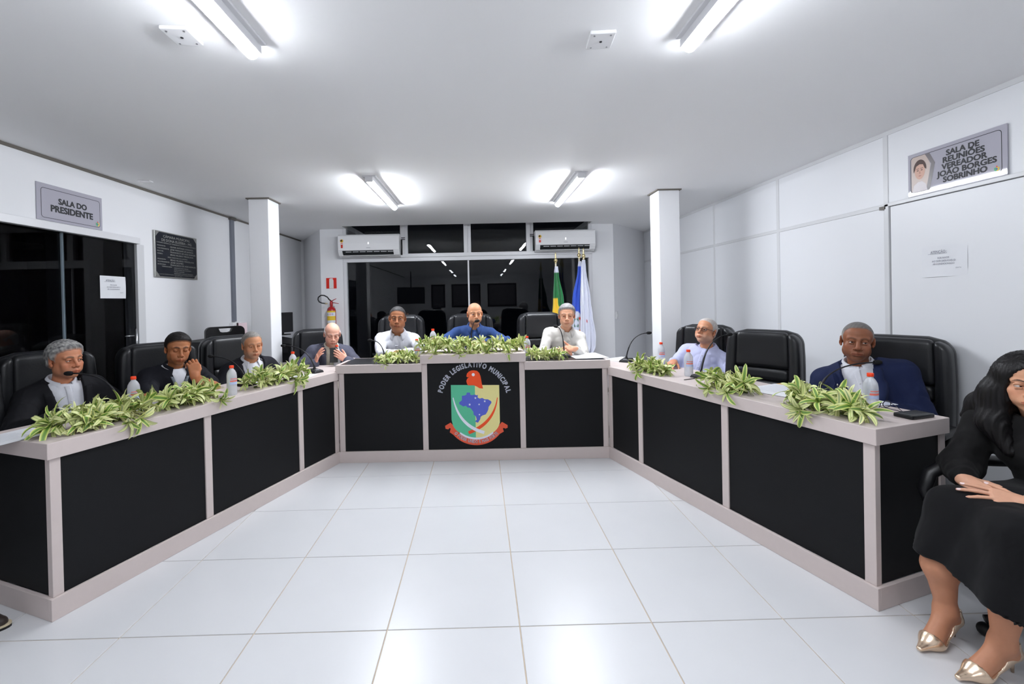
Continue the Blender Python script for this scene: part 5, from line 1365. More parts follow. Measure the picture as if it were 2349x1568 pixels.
    def collar(material, gap=26, tip=.05, r0=.061, hgt=.040, name='collar'):
        na = nrm(hc + HR @ np.array([0, .03, -.05]) - nb); fx = nrm(f - (f @ na) * na); sx = np.cross(na, fx); rr0 = r0 + fat * .010
        m = MB(); n = 36; rows = 4
        for i in range(n + 1):
            a = -180 + gap + (360 - 2 * gap) * i / n; a = math.radians(a); fr = .5 - .5 * math.cos(a)   # a = 0 at the nape
            d = -fx * math.cos(a) + sx * math.sin(a); w = fr ** 3
            for r, z in ((rr0 - .002, -.012), (rr0, hgt * (1 - .45 * w)), (rr0 + .006, hgt * (1 - .45 * w) + .002), (rr0 + .019 + .012 * w, .016 - tip * .45 * w), (rr0 + .026 + .020 * w, .006 - tip * w)):
                p_ = nb + na * (z - .004) + d * r + fx * .010 * w; m.v.append(tuple(p_))
        for i in range(n):
            for j in range(rows): q = i * 5 + j; m.f.append((q, q + 1, q + 6, q + 5)); m.m.append(0)
        o = m.build(name, material, person, smooth=True); sd = o.modifiers.new('thick', 'SOLIDIFY'); sd.thickness = .0035; sd.offset = 0; return o
    def buttons(bvh, us, material, off, s0=0.0):
        for uu in us:
            q = proj(bvh, s0, uu * L, off)
            if q is None: continue
            m = MB(); m.ball(tuple(q), (.0042, .0042, .0042), 8, 6); m.build('button', material, person, smooth=True)
    k = style['kind']; sm = style.get('shirt')
    if k == 'shirt':
        o, bv = garment('shirt', sm, .014, True, noise=style.get('noise', .006), seed=style.get('seed', 1))
        collar(style.get('collarm', sm), style.get('gap', 26), style.get('tip', .055))
        strip(bv, 'placket', sm, [(L * q, -.017, .017) for q in np.linspace(.12, .97, 15)], .0015, .002)
        buttons(bv, (.80, .66, .52, .38, .24), style.get('buttonm', GLOSSW), .006)
        if style.get('pocket'): strip(bv, 'pocket', sm, [(L * q, .055, .135) for q in np.linspace(.48, .66, 6)], .003, .002)
    elif k == 'polo':
        tee = style['tee']; o, bv = garment('undershirt', tee, .006, False, sl=False, noise=.001)
        o, bv = garment('polo_shirt', sm, .016, False, cutV=lambda t: np.where(t > .68, .012 + .16 * np.clip(t - .72, 0, 1), -1.0), noise=.005, seed=4)
        collar(sm, 30, .055, .064)
        strip(bv, 'placket', style['placket'], [(L * q, .012 + .12 * max(0, q - .72), .034 + .16 * max(0, q - .72)) for q in np.linspace(.66, .90, 8)], .004, .002)
        strip(bv, 'placket', style['placket'], [(L * q, -.034 - .16 * max(0, q - .72), -.012 - .12 * max(0, q - .72)) for q in np.linspace(.66, .90, 8)], .004, .002)
        q = proj(bv, .095, L * .70, .002)
        if q is not None: m = MB(); m.tube([tuple(q - sdir * .012), tuple(q + u * .004), tuple(q + sdir * .012)], .0018, 6); m.build('chest_mark', GREYPIPE, person)
    elif k == 'jacket':
        wV = style.get('w', .06)
        o, bv0 = garment('shirt', sm, .006, True, sl=False, noise=.003, seed=2)
        strip(bv0, 'placket', sm, [(L * q, -.016, .016) for q in np.linspace(.1, .97, 15)], .0015, .002)
        buttons(bv0, (.74, .58, .42, .26), GLOSSW, .006)
        collar(sm, style.get('gap', 24), style.get('tip', .05))
        jm = style['jacket']; wf = lambda t: np.clip(wV * (.55 + .9 * t) , .01, .12) * np.where(t < 1.2, 1, 0)
        o, bv = garment('jacket', jm, .028, True, cutV=wf, noise=style.get('noise', .005), seed=style.get('seed', 7))
        for s in (-1, 1):
            rows = []
            for q in np.linspace(.16, .93, 16):
                w = float(wf(np.array(q))); lw = .062 * min(1, (q - .10) / .5) if q < .74 else .062 if q < .77 else .045 - .05 * max(0, q - .85)
                rows.append((L * q, s * (w + .004), s * (w + .004 + lw)))
            strip(bv, 'lapel', jm, rows, .006, .005)
        collar(jm, 62, .02, .074, .026, 'jacket_collar')
        if style.get('pocket'): strip(bv, 'chest_pocket', jm, [(L * q, .075, .16) for q in np.linspace(.52, .68, 6)], .004, .003)
        if style.get('badge'):
            q = proj(bv, -wV * 1.2 - .045, L * .72, .009); m = MB(); m.ball(tuple(q + u * .012), (.006, .004, .009), 10, 6); m.tube([tuple(q), tuple(q - u * .026)], [.004, .002], 8); m.build('lapel_pin', mat('pin_silver', (.7, .68, .6), .3, 1.0), person, smooth=True)
    # legs, trousers and shoes (mostly behind the benches)
    if leg:
        tm = style.get('trousers'); hs = [np.array([s * .085, -.02, seat + .06]) for s in (-1, 1)]; kn = [np.array([s * .13, -.44, seat + .055]) for s in (-1, 1)]; an = [np.array([s * .13, -.40, .11]) for s in (-1, 1)]
        F = Field((-.30, -.56, .05), (.30, .20, seat + .22), .014)
        for a, b, c in zip(hs, kn, an): F.cone(a, b, .088 + fat * .02, .066, .04); F.cone(b, c, .064, .058, .03)
        F.ell((0, .0, seat + .08), (.165 + fat * .03, .125, .10), .05); V, Q = F.mesh(); obj_np('trousers', V, Q, tm, person)
        for c in an:
            F = Field(c + np.array([-.07, -.22, -.12]), c + np.array([.07, .10, .06]), .009); F.cone(c + np.array([0, .03, -.06]), c + np.array([0, -.14, -.082]), .042, .030, .03); F.cone(c + np.array([0, .02, -.02]), c + np.array([0, .01, -.06]), .045, .044, .02)
            X, Y, Z = np.meshgrid(*F.ax, indexing='ij'); F.D = np.maximum(F.D, (c[2] - .109) - Z); V, Q = F.mesh(); obj_np('shoe', V, Q, LEATHER, person)
    ctx = dict(person=person, hc=hc, HR=HR, nb=nb, u=u, f=f, s=sdir, sh=sh, AR=AR, W2L=W2L, S=S, hip=hip, L=L, Hm=Hm)
    return ctx

# ------------------------------------------------------------------ the people
WS = cloth_mat('white_shirt', (206, 207, 214)); WS2 = cloth_mat('warm_white_shirt', (206, 203, 198)); DARKT = cloth_mat('dark_trousers', (30, 31, 38))
def hd(px, Y0, Y): x, y, z = px; k = Y / Y0; return (x * k, Y, 1.4823 + (z - 1.4823) * k)
def toward(x, y): return math.degrees(math.atan2(-x, y))
SKIN1, SKIN2, SKIN3, SKIN4, SKIN5 = (200, 134, 100), (172, 112, 74), (196, 138, 102), (226, 172, 150), (158, 104, 72)
SKIN6, SKIN7, SKIN8, SKIN9 = (205, 148, 112), (212, 158, 128), (205, 146, 112), (140, 88, 62)
def PEOPLE():
    # grey curly hair, dark blazer
    p = dict(skin=SKIN1, brow=(96, 80, 66), hair='curly', haircol=(92, 92, 94), haircol2=(176, 174, 170), thick=.016, amp=.0045, curl=330, seed=11, jaw=1.0, fat=.1, nose=1.1, stubble=.12, beard=(120, 110, 100), gaze=(.35, -.93, .0), open=.8, lipw=1.05)
    make_person('person with curly grey hair, dark blazer and white shirt, speaking into a microphone', (-2.82, 3.07), 62, ((-2.747, 3.0, 1.14), 74, 1, -2), p,
        dict(kind='jacket', shirt=WS, jacket=cloth_mat('black_blazer', (17, 17, 22)), trousers=DARKT, w=.058), [dict(w=(-2.50, 2.62, .83)), dict(w=(-2.44, 3.06, .83))], near=True, fat=.35)
    # navy polo
    p = dict(skin=SKIN2, brow=(28, 22, 18), browt=1.1, hair='short', haircol=(16, 14, 14), haircol2=(34, 30, 28), thick=.010, amp=.0025, curl=300, seed=5, jaw=.98, stubble=.22, beard=(60, 40, 30), open=0, recede=-.002)
    make_person('person in navy polo shirt over white undershirt, eyes closed, one hand raised', (-2.44, 3.51), 52, ((-2.306, 3.45, 1.155), 46, 7, 3), p,
        dict(kind='polo', shirt=cloth_mat('navy_polo', (16, 17, 26)), tee=WS, placket=cloth_mat('polo_placket', (105, 112, 118)), trousers=DARKT),
        [dict(w=(-2.10, 3.02, .885), bare=1, pole=(-.6, -.9, -.9), fdir=(.5, -.6, -.1), pn=(.1, 0, 1)), dict(w=(-2.035, 3.22, .975), bare=1, seen=1, pole=(.9, -.2, -.9), fdir=(-.15, .05, 1), pn=(.75, -.65, .2), curl=(.9, .95, 1.0, 1.05), side=1, thumb=(.2, .9))], near=True, fat=.15)
    # grey hair, dark blazer, by the column
    p = dict(skin=SKIN3, brow=(100, 88, 78), browa=.5, hair='short', haircol=(110, 106, 102), haircol2=(150, 146, 142), thick=.005, amp=.0012, jaw=1.02, fat=.2, seed=8, recede=.012, corner=.8, stubble=.3, beard=(150, 140, 132), gaze=(.05, -.98, -.08), open=.65)
    make_person('person with short grey hair and dark blazer leaning back beside the white column', (-2.17, 4.17), 50, ((-2.03, 4.02, 1.117), 43, 4, -3), p,
        dict(kind='jacket', shirt=WS, jacket=cloth_mat('charcoal_blazer', (25, 25, 33)), trousers=DARKT, w=.062, gap=30), [dict(w=(-1.98, 3.72, .80)), dict(w=(-1.80, 4.10, .80), pole=(.8, .3, -.6))], fat=.25)
    # bald old man with phone
    p = dict(skin=SKIN4, brow=(190, 178, 170), browa=.5, hair='fringe', haircol=(205, 202, 204), haircol2=(228, 226, 228), thick=.0045, amp=.0015, jaw=.9, seed=2, nose=1.12, open=0, wrinkle=1, hand=.96)
    make_person('bald elderly person in grey jacket looking down at a phone held in both hands', (-1.70, 4.94), 24, (hd((-1.526, 4.66, 1.156), 4.66, 4.72), 24, 14, 2), p,
        dict(kind='jacket', shirt=cloth_mat('cream_shirt', (206, 200, 184)), jacket=cloth_mat('grey_denim_jacket', (82, 83, 98), noise=.18, nscale=90), trousers=cloth_mat('cream_trousers', (200, 194, 178)), w=.040, gap=26, pocket=1),
        [dict(w=(-1.665, 4.535, .875), seen=1, pole=(-.9, .2, -.7), fdir=(.42, -.15, .9), pn=(-.8, -.55, .15), curl=(.18, .22, .28, .3), tone=(1, .86, .82)), dict(w=(-1.345, 4.535, .895), seen=1, pole=(.9, .3, -.7), fdir=(-.62, -.30, .62), pn=(.35, -.9, .25), curl=(.35, .4, .45, .45), thumb=(.1, .2))], fat=.1)
    # stout man, white shirt
    p = dict(skin=SKIN5, brow=(34, 26, 22), browt=1.1, hair='short', haircol=(34, 33, 34), haircol2=(70, 68, 68), thick=.0042, amp=.0008, recede=.004, jaw=1.08, fat=.6, nose=1.2, seed=4, scale=1.07, lipw=1.1, gaze=(.1, -.98, .1), scalp=(50, 40, 36), open=.85)
    make_person('stout person with short dark hair in a white shirt, arms folded on the bench', (-.93, 5.08, .13), 5, ((-.873, 4.80, 1.297), 8, 1, 3), p,
        dict(kind='shirt', shirt=WS, trousers=DARKT, gap=28, noise=.008, seed=12), [dict(w=(-.80, 4.50, .962), seen=1, pole=(-1, -.2, -.5), fdir=(1, -.15, .05), pn=(.1, -.1, 1)), dict(w=(-.74, 4.46, .975), seen=1, pole=(1, -.2, -.5), fdir=(-1, -.2, .1), pn=(-.1, -.1, 1))], fat=.85, shoulder=.178)
    # bald man, blue shirt
    p = dict(skin=SKIN6, brow=(110, 84, 66), browa=.6, jaw=1.0, fat=.3, seed=6, scalp=(150, 130, 118), scalp_a=.35, recede=.03, stubble=.25, beard=(150, 118, 98), gaze=(.12, -.98, -.05), nose=1.08)
    make_person('bald person in a blue shirt speaking at the raised middle of the central bench', (-.09, 5.08, .13), 2, ((-.049, 4.84, 1.327), 10, 2, -2), p,
        dict(kind='shirt', shirt=cloth_mat('blue_shirt', (44, 70, 122), noise=.12), trousers=DARKT, gap=22, tip=.06, noise=.008, seed=21, buttonm=cloth_mat('blue_button', (40, 60, 110))), [dict(w=(-.20, 4.57, 1.045), pole=(-1, .1, -.1), fdir=(.8, -.4, .1), pn=(0, -.2, 1)), dict(w=(.06, 4.57, 1.045), pole=(1, .1, -.1), fdir=(-.8, -.4, .1), pn=(0, -.2, 1))], fat=.3, shoulder=.18)
    # grey hair, white shirt, clasped hands
    p = dict(skin=SKIN7, brow=(140, 122, 108), browa=.6, hair='short', haircol=(92, 90, 90), haircol2=(150, 148, 148), side=0, thick=.011, amp=.002, seed=9, jaw=.98, fat=.1, nose=1.05, stubble=.15, beard=(170, 140, 120), recede=-.004, scale=1.03, open=.75, lip=(.9, .7, .68))
    make_person('grey-haired person in white shirt with hands clasped on the central bench before the flags', (.84, 4.99, .13), 0, ((.925, 4.74, 1.289), -10, 1, 1), p,
        dict(kind='shirt', shirt=WS2, trousers=DARKT, gap=26, noise=.008, seed=31, pocket=1), [dict(w=(.775, 4.475, .955), seen=1, cuff=.03, pole=(-.7, .2, -.8), fdir=(.85, -.45, .05), pn=(-.2, -.3, 1), curl=(.75, .8, .85, .9)), dict(w=(.945, 4.47, .97), seen=1, cuff=.03, pole=(.6, .3, -.9), fdir=(-.9, -.35, .1), pn=(.3, -.6, .8), curl=(.8, .85, .9, .9), thumb=(.9, -.6))], fat=.15)
    # glasses, lavender shirt, leaning back
    p = dict(skin=SKIN8, brow=(150, 130, 116), browa=.5, hair='short', haircol=(168, 160, 154), haircol2=(205, 200, 196), thick=.005, amp=.0012, seed=13, recede=.014, jaw=1.0, fat=.35, stubble=.3, beard=(200, 180, 168), gaze=(-.2, -.95, -.3))
    c8 = make_person('person with glasses and lavender shirt leaning back, head tilted up', (2.0, 4.16), -38, (hd((2.028, 4.0, 1.152), 4.0, 4.14), -56, -17, 5), p,
        dict(kind='shirt', shirt=cloth_mat('lavender_shirt', (182, 185, 216), noise=.05), collarm=cloth_mat('lavender_shirt', (196, 198, 226)), trousers=DARKT, gap=24, noise=.008, seed=41), [dict(w=(1.72, 3.97, .895), pole=(-.5, .7, -.6), fdir=(-.6, -.7, -.1), pn=(0, 0, 1)), dict(w=(1.93, 3.80, .80), pole=(.9, .2, -.5))], fat=.4)
    # blue blazer
    p = dict(skin=SKIN9, brow=(50, 34, 26), browa=.6, hair='short', haircol=(84, 80, 78), haircol2=(160, 156, 152), side=1, thick=.0026, amp=.0006, seed=14, jaw=1.02, fat=.25, nose=1.22, scale=1.03, recede=.018, corner=.5, stubble=.3, beard=(70, 50, 40), gaze=(.28, -.95, .0), open=.9, lipw=1.1, lip=(.8, .55, .55), wrinkle=1)
    make_person('person in blue blazer with short grey hair seated before a water bottle', (2.50, 2.80), -47, (hd((2.481, 2.93, 1.152), 2.93, 2.85), -37, 1, 4), p,
        dict(kind='jacket', shirt=WS, jacket=cloth_mat('blue_blazer', (18, 29, 64), noise=.14, nscale=220), trousers=DARKT, w=.058, badge=1, gap=22, seed=17), [dict(w=(2.24, 2.84, .80), pole=(-.5, .2, -1)), dict(w=(2.33, 2.60, .80), pole=(.75, .3, -.7))], near=True, fat=.75, shoulder=.195)
    return c8
CTX8 = PEOPLE()
# the glasses of the man leaning back: worn, so a part of him
def worn_glasses(c):
    M = c['Hm'].copy(); M[:3, :3] *= c['S']; to = lambda v: tuple(M[:3, :3] @ np.array(v) + M[:3, 3])
    m = MB()
    for s in (-1, 1):
        m.tube([to((s * .033 + .025 * math.cos(a), -.103 + .004 * abs(math.cos(a)), .000 + .017 * math.sin(a))) for a in [2 * math.pi * k / 16 for k in range(17)]], .0017, 6)
        m.tube([to((s * .057, -.098, .006)), to((s * .075, -.06, .008)), to((s * .082, .0, .010)), to((s * .080, .018, -.002))], .0022, 6)
    m.tube([to((-.008, -.104, .004)), to((0, -.108, .007)), to((.008, -.104, .004))], .0016, 6)
    m.build('glasses_frame', FR, c['person'], smooth=True)
    for s in (-1, 1):
        m = MB(); m.v = [to((s * .033 + .0245 * math.cos(a), -.1025, .0165 * math.sin(a))) for a in [2 * math.pi * k / 18 for k in range(18)]] + [to((s * .033, -.1045, 0))]
        m.f = [(k, (k + 1) % 18, 18) for k in range(18)]; m.m = [0] * 18; o = m.build('lens', mat('spectacle_lens', (.97, .98, 1), .02, trans=1, ior=1.12), c['person'], smooth=True)
worn_glasses(CTX8)
t = thing('smartphone', 'black smartphone held upright by the bald old man', 'phone', (-1.462, 4.497, .885), math.radians(14))
m = MB(); m.box((-.038, -.005, 0), (.038, .004, .15)); m.build('case', mat('phone_black', (.008, .008, .009), .5), t, bevel=.004).rotation_euler = (math.radians(-14), 0, 0)
m = MB(); m.box((-.034, .0035, .006), (.034, .0045, .144)); m.build('screen', mat('dark_gloss', (.02, .02, .022), .15), t).rotation_euler = (math.radians(-14), 0, 0)

# ------------------------------------------------------------------ the woman seated at the end of the bench
def WOMAN():
    O = np.array([2.40, 1.77, 0.0]); A = lambda *v: np.array(v, float) - O
    t = thing('person', 'person with long black hair, black blouse and skirt, gold heels and clasped hands', 'person', tuple(O))
    sk = (206, 152, 120); p = dict(skin=sk, brow=(38, 26, 22), browa=.9, browt=.8, jaw=.88, nose=.9, seed=3, open=.95, gaze=(.75, -.66, .0), lip=(.86, .50, .50), scale=.95, lipw=.95)
    hc = A(2.305, 1.87, 1.078); a = math.radians(-47); Ry = np.array([[math.cos(a), -math.sin(a), 0], [math.sin(a), math.cos(a), 0], [0, 0, 1]]); b = math.radians(3); Rx = np.array([[1, 0, 0], [0, math.cos(b), -math.sin(b)], [0, math.sin(b), math.cos(b)]])
    HR = Ry @ Rx; Hm = np.eye(4); Hm[:3, :3] = HR; Hm[:3, 3] = hc; nb = A(2.36, 1.87, .935)
    V_, Q_, C_ = [], [], []
    def join(V, Q, C): o = sum(len(v) for v in V_); V_.append(V); Q_.append(Q + o); C_.append(C)
    join(*add_head(t, Hm, p, nb, True))
    skin = np.array(srgb(*sk)); legc = np.array(srgb(186, 130, 100))
    # trunk under the clothes
    F = Field(A(2.1, 1.5, .45), A(2.65, 2.1, 1.0), .014); F.ell(A(2.40, 1.77, .58), (.13, .15, .11), .04); F.ell(A(2.38, 1.81, .77), (.09, .14, .15), .05); F.cone(A(2.33, 1.98, .88), A(2.36, 1.74, .88), .04, .04, .04); F.cone(nb, A(2.36, 1.86, .85), .05, .06, .03)
    v, q = F.mesh(); join(v, q, np.tile(skin, (len(v), 1)))
    rs, ls = A(2.29, 2.02, .885), A(2.34, 1.70, .885); re, le = A(2.185, 2.03, .675), A(2.33, 1.54, .66); rw, lw = A(2.055, 1.90, .672), A(2.095, 1.705, .650)
    for (el, W, fd, pn, sd, cu, th, sp) in ((re, rw, (-.12, -.92, -.20), (-.55, -.25, .8), -1, (.30, .34, .38, .42), (.5, .2), .10), (le, lw, (-.80, .60, .10), (-.2, -.55, .82), 1, (.12, .16, .26, .34), (.6, .1), .12)):
        sh, tips = hand_shapes(W, fd, pn, sd, cu, sp, th, .98); sh = [(a_, b_, r0 * .88, r1 * .86, k) for a_, b_, r0, r1, k in sh]; sh.insert(0, (el, W, .034, .024, .02))
        v, q = patch(sh, .0026); col = np.tile(np.array(srgb(214, 162, 134)), (len(v), 1))
        for tp, d, n in tips:
            nl = np.linalg.norm(v - (tp - d * .003 + np.asarray(n) * .005), axis=1) < .0068; col[nl] = np.array(srgb(238, 214, 212))
        join(v, q, col)
    legs = []
    for kn, cf, an, toe, heel in ((A(1.975, 1.870, .50), A(1.925, 1.872, .315), A(1.945, 1.868, .135), A(1.775, 1.812, .012), A(1.985, 1.884, .075)), (A(1.955, 1.655, .50), A(1.960, 1.660, .315), A(1.972, 1.685, .135), A(1.785, 1.672, .012), A(2.015, 1.702, .075))):
        F = Field(np.minimum.reduce([kn, an, toe, heel]) - .09, np.maximum.reduce([kn, an, toe, heel]) + .09, .0045)
        F.cone(kn, cf, .060, .058, .02); F.cone(cf, an, .056, .032, .03); F.cone(kn + np.array([.02, 0, -.06]), cf + np.array([.018, 0, 0]), .045, .046, .03)
        hp = heel + np.array([-.012, -.004, .012]); F.cone(an, hp, .033, .029, .025); fd = nrm(toe - heel)
        ball = toe + (heel - toe) * np.array([.38, .38, 0]) + np.array([0, 0, .016]); F.cone(hp, ball, .027, .027, .03); F.cone(an + np.array([-.01, 0, -.01]), ball + np.array([0, 0, .012]), .030, .024, .03); F.cone(ball, toe + (heel - toe) * .15, .025, .014, .02)
        v, q = F.mesh(); join(v, q, np.tile(legc, (len(v), 1))); legs.append((an, toe, heel, ball, fd))
    obj_np('body', np.concatenate(V_), np.concatenate(Q_), SKIN, t, np.concatenate(C_))
    # gold pumps
    GOLDL = mat('gold_leather', (.80, .62, .46), .24, .85, noise=.12, nscale=30, bump=.2, bscale=60)
    for an, toe, heel, ball, fd in legs:
        sd = nrm(np.cross([0, 0, 1], fd)); up = np.array([0, 0, 1.0])
        F = Field(np.minimum(toe, heel) - .07, np.maximum(toe, heel) + np.array([.08, .07, .12]), .0036)
        F.cone(toe + np.array([0, 0, .003]), ball + np.array([0, 0, -.002]), .012, .038, .01, 'add', ((0, 0, 1), .78)); F.cone(ball, heel + up * .008, .036, .036, .03); F.cone(heel + up * .012, heel + up * .05, .034, .030, .01)
        Bm = np.stack([fd, sd, up]); X, Y, Z = np.meshgrid(*F.ax, indexing='ij'); rel = [X - toe[0], Y - toe[1], Z - toe[2]]; L = np.linalg.norm((heel - toe)[:2]); fx = nrm((heel - toe) * np.array([1, 1, 0]))
        s_ = (rel[0] * fx[0] + rel[1] * fx[1]) / L; sole = .002 + ss(s_, .40, 1.0) * .066
        F.D = np.maximum(F.D, (sole - Z) * .9)
        top = sole + .026 + .06 * ss(-s_, -.40, -.26) + .034 * ss(s_, .62, 1.0)
        F.D = np.maximum(F.D, (Z - top) * .8); pass
        v, q = F.mesh(); obj_np('shoe_upper', v, q, GOLDL, t)
        m = MB(); hb = heel + fx * .010; m.tube([tuple(hb + up * -.006), tuple(hb + np.array([0, 0, -.035])), (hb[0] + fx[0] * .004, hb[1] + fx[1] * .004, 0.001)], [.016, .008, .005], 10); m.build('shoe_heel', GOLDL, t, smooth=True)
    # skirt
    BLK = cloth_mat('black_chiffon', (9, 9, 12), .85, sheen=.04, noise=.2, nscale=60); 
    F = Field(A(1.70, 1.42, .26), A(2.62, 2.06, .74), .0085)
    F.ell(A(2.40, 1.77, .60), (.15, .175, .11), .06)
    kr, kl = A(1.985, 1.87, .560), A(1.985, 1.655, .555)
    for hp, kn, hm, r1 in ((A(2.36, 1.86, .575), kr, A(1.925, 1.885, .30), .098), (A(2.37, 1.68, .575), kl, A(1.945, 1.63, .24), .125)):
        F.cone(hp, kn, .105, .076, .05); F.cone(kn, hm, .080, r1, .05)
    F.cone((kr + kl) / 2 + np.array([.03, 0, 0]), A(1.95, 1.76, .26), .075, .09, .08); F.cone(A(2.15, 1.77, .56), A(2.08, 1.74, .30), .11, .10, .09)
    X, Y, Z = np.meshgrid(*F.ax, indexing='ij'); hem = .318 + (Y + O[1] - 1.66) * .22 + .05 * ss(X + O[0], 2.0, 2.15) + .005 * np.sin((Y + X) * 34)
    F.D = np.maximum(F.D, hem - Z); V, Q = F.mesh(); N = vnormals(V, Q)
    V = V + N * ((.006 * np.sin(np.arctan2(V[:, 1], -(V[:, 0] + .30)) * 13 + V[:, 2] * 6) * ss(-V[:, 2], -.58, -.40)) + .003 * wob(V, 40, 5))[:, None]
    obj_np('skirt', V, Q, BLK, t)
    # blouse with loose sleeves
    BLO = cloth_mat('sheer_black_blouse', (10, 9, 10), .8, sheen=.03, noise=.35, nscale=70)
    F = Field(A(1.98, 1.40, .52), A(2.66, 2.20, 1.02), .0078)
    F.ell(A(2.40, 1.77, .62), (.145, .17, .11), .05); F.ell(A(2.375, 1.82, .76), (.118, .165, .16), .06); F.ell(A(2.29, 1.86, .79), (.06, .12, .07), .05)
    F.cone(rs, ls, .052, .052, .05)
    for q in (rs, ls): F.cone(nb + np.array([0, 0, -.02]), q, .048, .048, .045)
    F.cone(rs, re, .058, .066, .03); F.cone(re, rw + nrm(re - rw) * .035, .066, .050, .04); F.cone(ls, le, .058, .066, .03); F.cone(le, lw + nrm(le - lw) * .075, .066, .046, .03)
    X, Y, Z = np.meshgrid(*F.ax, indexing='ij'); n_ = nrm(hc - nb); al = (X - nb[0]) * n_[0] + (Y - nb[1]) * n_[1] + (Z - nb[2]) * n_[2]; rr = np.sqrt(np.maximum(0, (X - nb[0]) ** 2 + (Y - nb[1]) ** 2 + (Z - nb[2]) ** 2 - al ** 2))
    F.D = np.maximum(F.D, -np.maximum(rr - .064, -.035 - al)); V, Q = F.mesh(); N = vnormals(V, Q); V = V + N * (.006 * wob(V * np.array([1, 1, .6]), 44, 3) + .003 * wob(V, 90, 6))[:, None]
    obj_np('blouse', V, Q, BLO, t)
    # long hair
    G = Field(A(2.10, 1.62, .70), A(2.58, 2.22, 1.24), .0052); H2 = lambda v: HR @ (np.array(v) * .95) + hc
    G.ell(H2((0, .018, .040)), (.094, .112, .098), 0, 'add', (HR.T).tolist()); G.ell(H2((0, .04, -.02)), (.09, .085, .10), .04, 'add', (HR.T).tolist())
    G.cone(H2((-.060, .000, .04)), H2((-.088, .02, -.06)), .040, .045, .04); G.cone(H2((-.088, .02, -.06)), A(2.29, 2.03, .955), .048, .050, .05); G.cone(A(2.29, 2.03, .955), A(2.25, 2.07, .895), .042, .014, .04)
    G.cone(H2((-.092, -.005, -.05)), A(2.235, 1.94, .90), .036, .044, .05); G.cone(A(2.235, 1.94, .90), A(2.24, 1.88, .79), .046, .024, .05)
    G.cone(H2((.060, .0, .04)), H2((.088, .01, -.08)), .036, .042, .04); G.cone(H2((.088, .01, -.08)), A(2.33, 1.71, .82), .042, .025, .04); G.cone(H2((0, .07, -.06)), A(2.50, 1.92, .80), .07, .05, .05)
    G.ell(H2((0, -.105, -.022)), (.066, .085, .096), .012, 'sub', (HR.T).tolist()); G.cone(H2((0, -.05, -.10)), nb + np.array([-.02, -.01, -.05]), .05, .045, .01, 'sub')
    V, Q = G.mesh(); N = vnormals(V, Q); L_ = (V - hc) @ HR; ang = np.arctan2(L_[:, 0], L_[:, 1]); r = np.linalg.norm(L_[:, :2], axis=1)
    V = V + N * (.0016 * np.sin(ang * 44 + 3 * np.sin(L_[:, 2] * 9)) + .0009 * np.sin(ang * 97 + L_[:, 2] * 6) + .003 * wob(V * np.array([1, 1, .4]), 30, 2))[:, None]
    c = np.tile(np.array(srgb(17, 15, 16)), (len(V), 1)) * (1 + .5 * np.sin(ang * 60))[:, None]; part = np.exp(-(L_[:, 0] / .0028) ** 2) * (L_[:, 1] < -.02) * (L_[:, 2] > .08); c = c * (1 - part[:, None]) + part[:, None] * np.array(srgb(190, 150, 130))
    obj_np('hair', V, Q, mat('black_hair', (1, 1, 1), .45, attr='tint', spec=.3, bump=.5, bscale=160, stretch=(1, 1, .06)), t, np.clip(c, 0, 1))
    # bead bracelet on the near wrist
    fa = nrm(lw - le); c0 = lw - fa * .004; e1 = nrm(np.cross(fa, [0, 0, 1])); e2 = np.cross(e1, fa)
    bc = [(225, 80, 40), (235, 190, 60), (228, 214, 180), (235, 190, 60), (120, 110, 60), (228, 214, 180)]
    for k in range(16):
        q = 2 * math.pi * k / 16; m = MB(); m.ball(tuple(c0 + (e1 * math.cos(q) + e2 * math.sin(q)) * .0305), .0058, 8, 6); cc = bc[k % 6]; m.build('bracelet_bead', mat('bead_%d_%d' % cc[:2], srgb(*cc), .3), t, smooth=True)
WOMAN()
t = thing('visitor_chair', 'black armchair with looped armrests under the person in black', 'chair', (2.42, 1.77, 0), math.radians(-90))
MB().rbox((0, .0, .44), (.50, .50, .09), .04, 4).build('seat', LEATHER, t, smooth=True)
MB().rbox((0, .27, .74), (.46, .07, .44), .033, 4, lambda x, y, z: (x, y + .15 * (z - .5), z)).build('backrest', LEATHER, t, smooth=True)
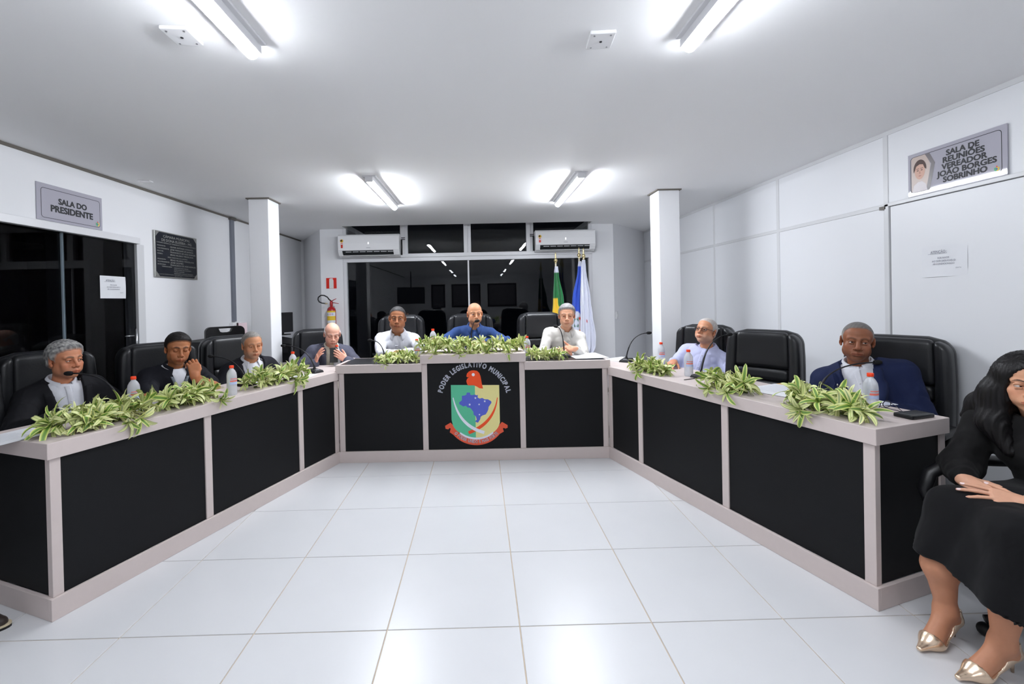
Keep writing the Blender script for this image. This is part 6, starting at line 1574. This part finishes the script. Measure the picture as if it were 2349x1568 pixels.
for s in (-1, 1):
    m = MB(); m.tube([(s * .25, .12, .44), (s * .285, .16, .52), (s * .29, .14, .62), (s * .29, .06, .675), (s * .29, -.12, .685), (s * .29, -.25, .675), (s * .29, -.345, .63), (s * .29, -.37, .56), (s * .29, -.345, .49), (s * .27, -.25, .44), (s * .24, -.18, .43)], .022, 10, flat=1.25); m.build('arm_loop', BLACKPL, t, smooth=True)
MB().lathe([(.028, .1), (.028, .25), (.02, .25), (.02, .40)], 12).build('gas_column', BLACKPL, t)
m = MB()
for k in range(5):
    q = 2 * math.pi * k / 5 + .55; m.tube([(0, 0, .115), (.16 * math.cos(q), .16 * math.sin(q), .10), (.31 * math.cos(q), .31 * math.sin(q), .07)], [.032, .026, .018], 8)
m.build('star_base', BLACKPL, t, smooth=True)
for k in range(5):
    q = 2 * math.pi * k / 5 + .55; m = MB(); m.lathe([(.02, -.02), (.026, -.012), (.026, .012), (.02, .02)], 12, (.31 * math.cos(q), .31 * math.sin(q), .027), 'x'); m.build('caster', BLACKPL, t, smooth=True, auto=50)
# tip of a shoe coming in at the picture edge
t = thing('shoe', 'dark leather shoe with beige welt at the bench end, mostly out of frame', 'shoe', (-2.262, 2.105, 0), math.radians(205))
F = Field((-.06, -.07, -.01), (.30, .07, .12), .005); F.cone((.045, 0, .035), (.22, 0, .045), .040, .036, .03); F.cone((.0, 0, .026), (.05, 0, .035), .026, .040, .03); F.cone((.17, 0, .06), (.24, 0, .085), .036, .036, .03)
X, Y, Z = np.meshgrid(*F.ax, indexing='ij'); F.D = np.maximum(F.D, .018 - Z); V, Q = F.mesh(); obj_np('upper', V, Q, mat('brown_black_leather', srgb(52, 44, 40), .35), t)
def outline(k): return [(.10 + .138 * math.cos(a) , (.045 - .008 * math.cos(a)) * math.sin(a) * k) for a in [2 * math.pi * i / 28 for i in range(28)]]
m = MB(); m.prism(outline(1.0), .012, .020); m.build('welt', mat('welt_beige', srgb(205, 190, 160), .6), t); m = MB(); m.prism(outline(.97), 0, .012); m.build('sole', BLACKPL, t)
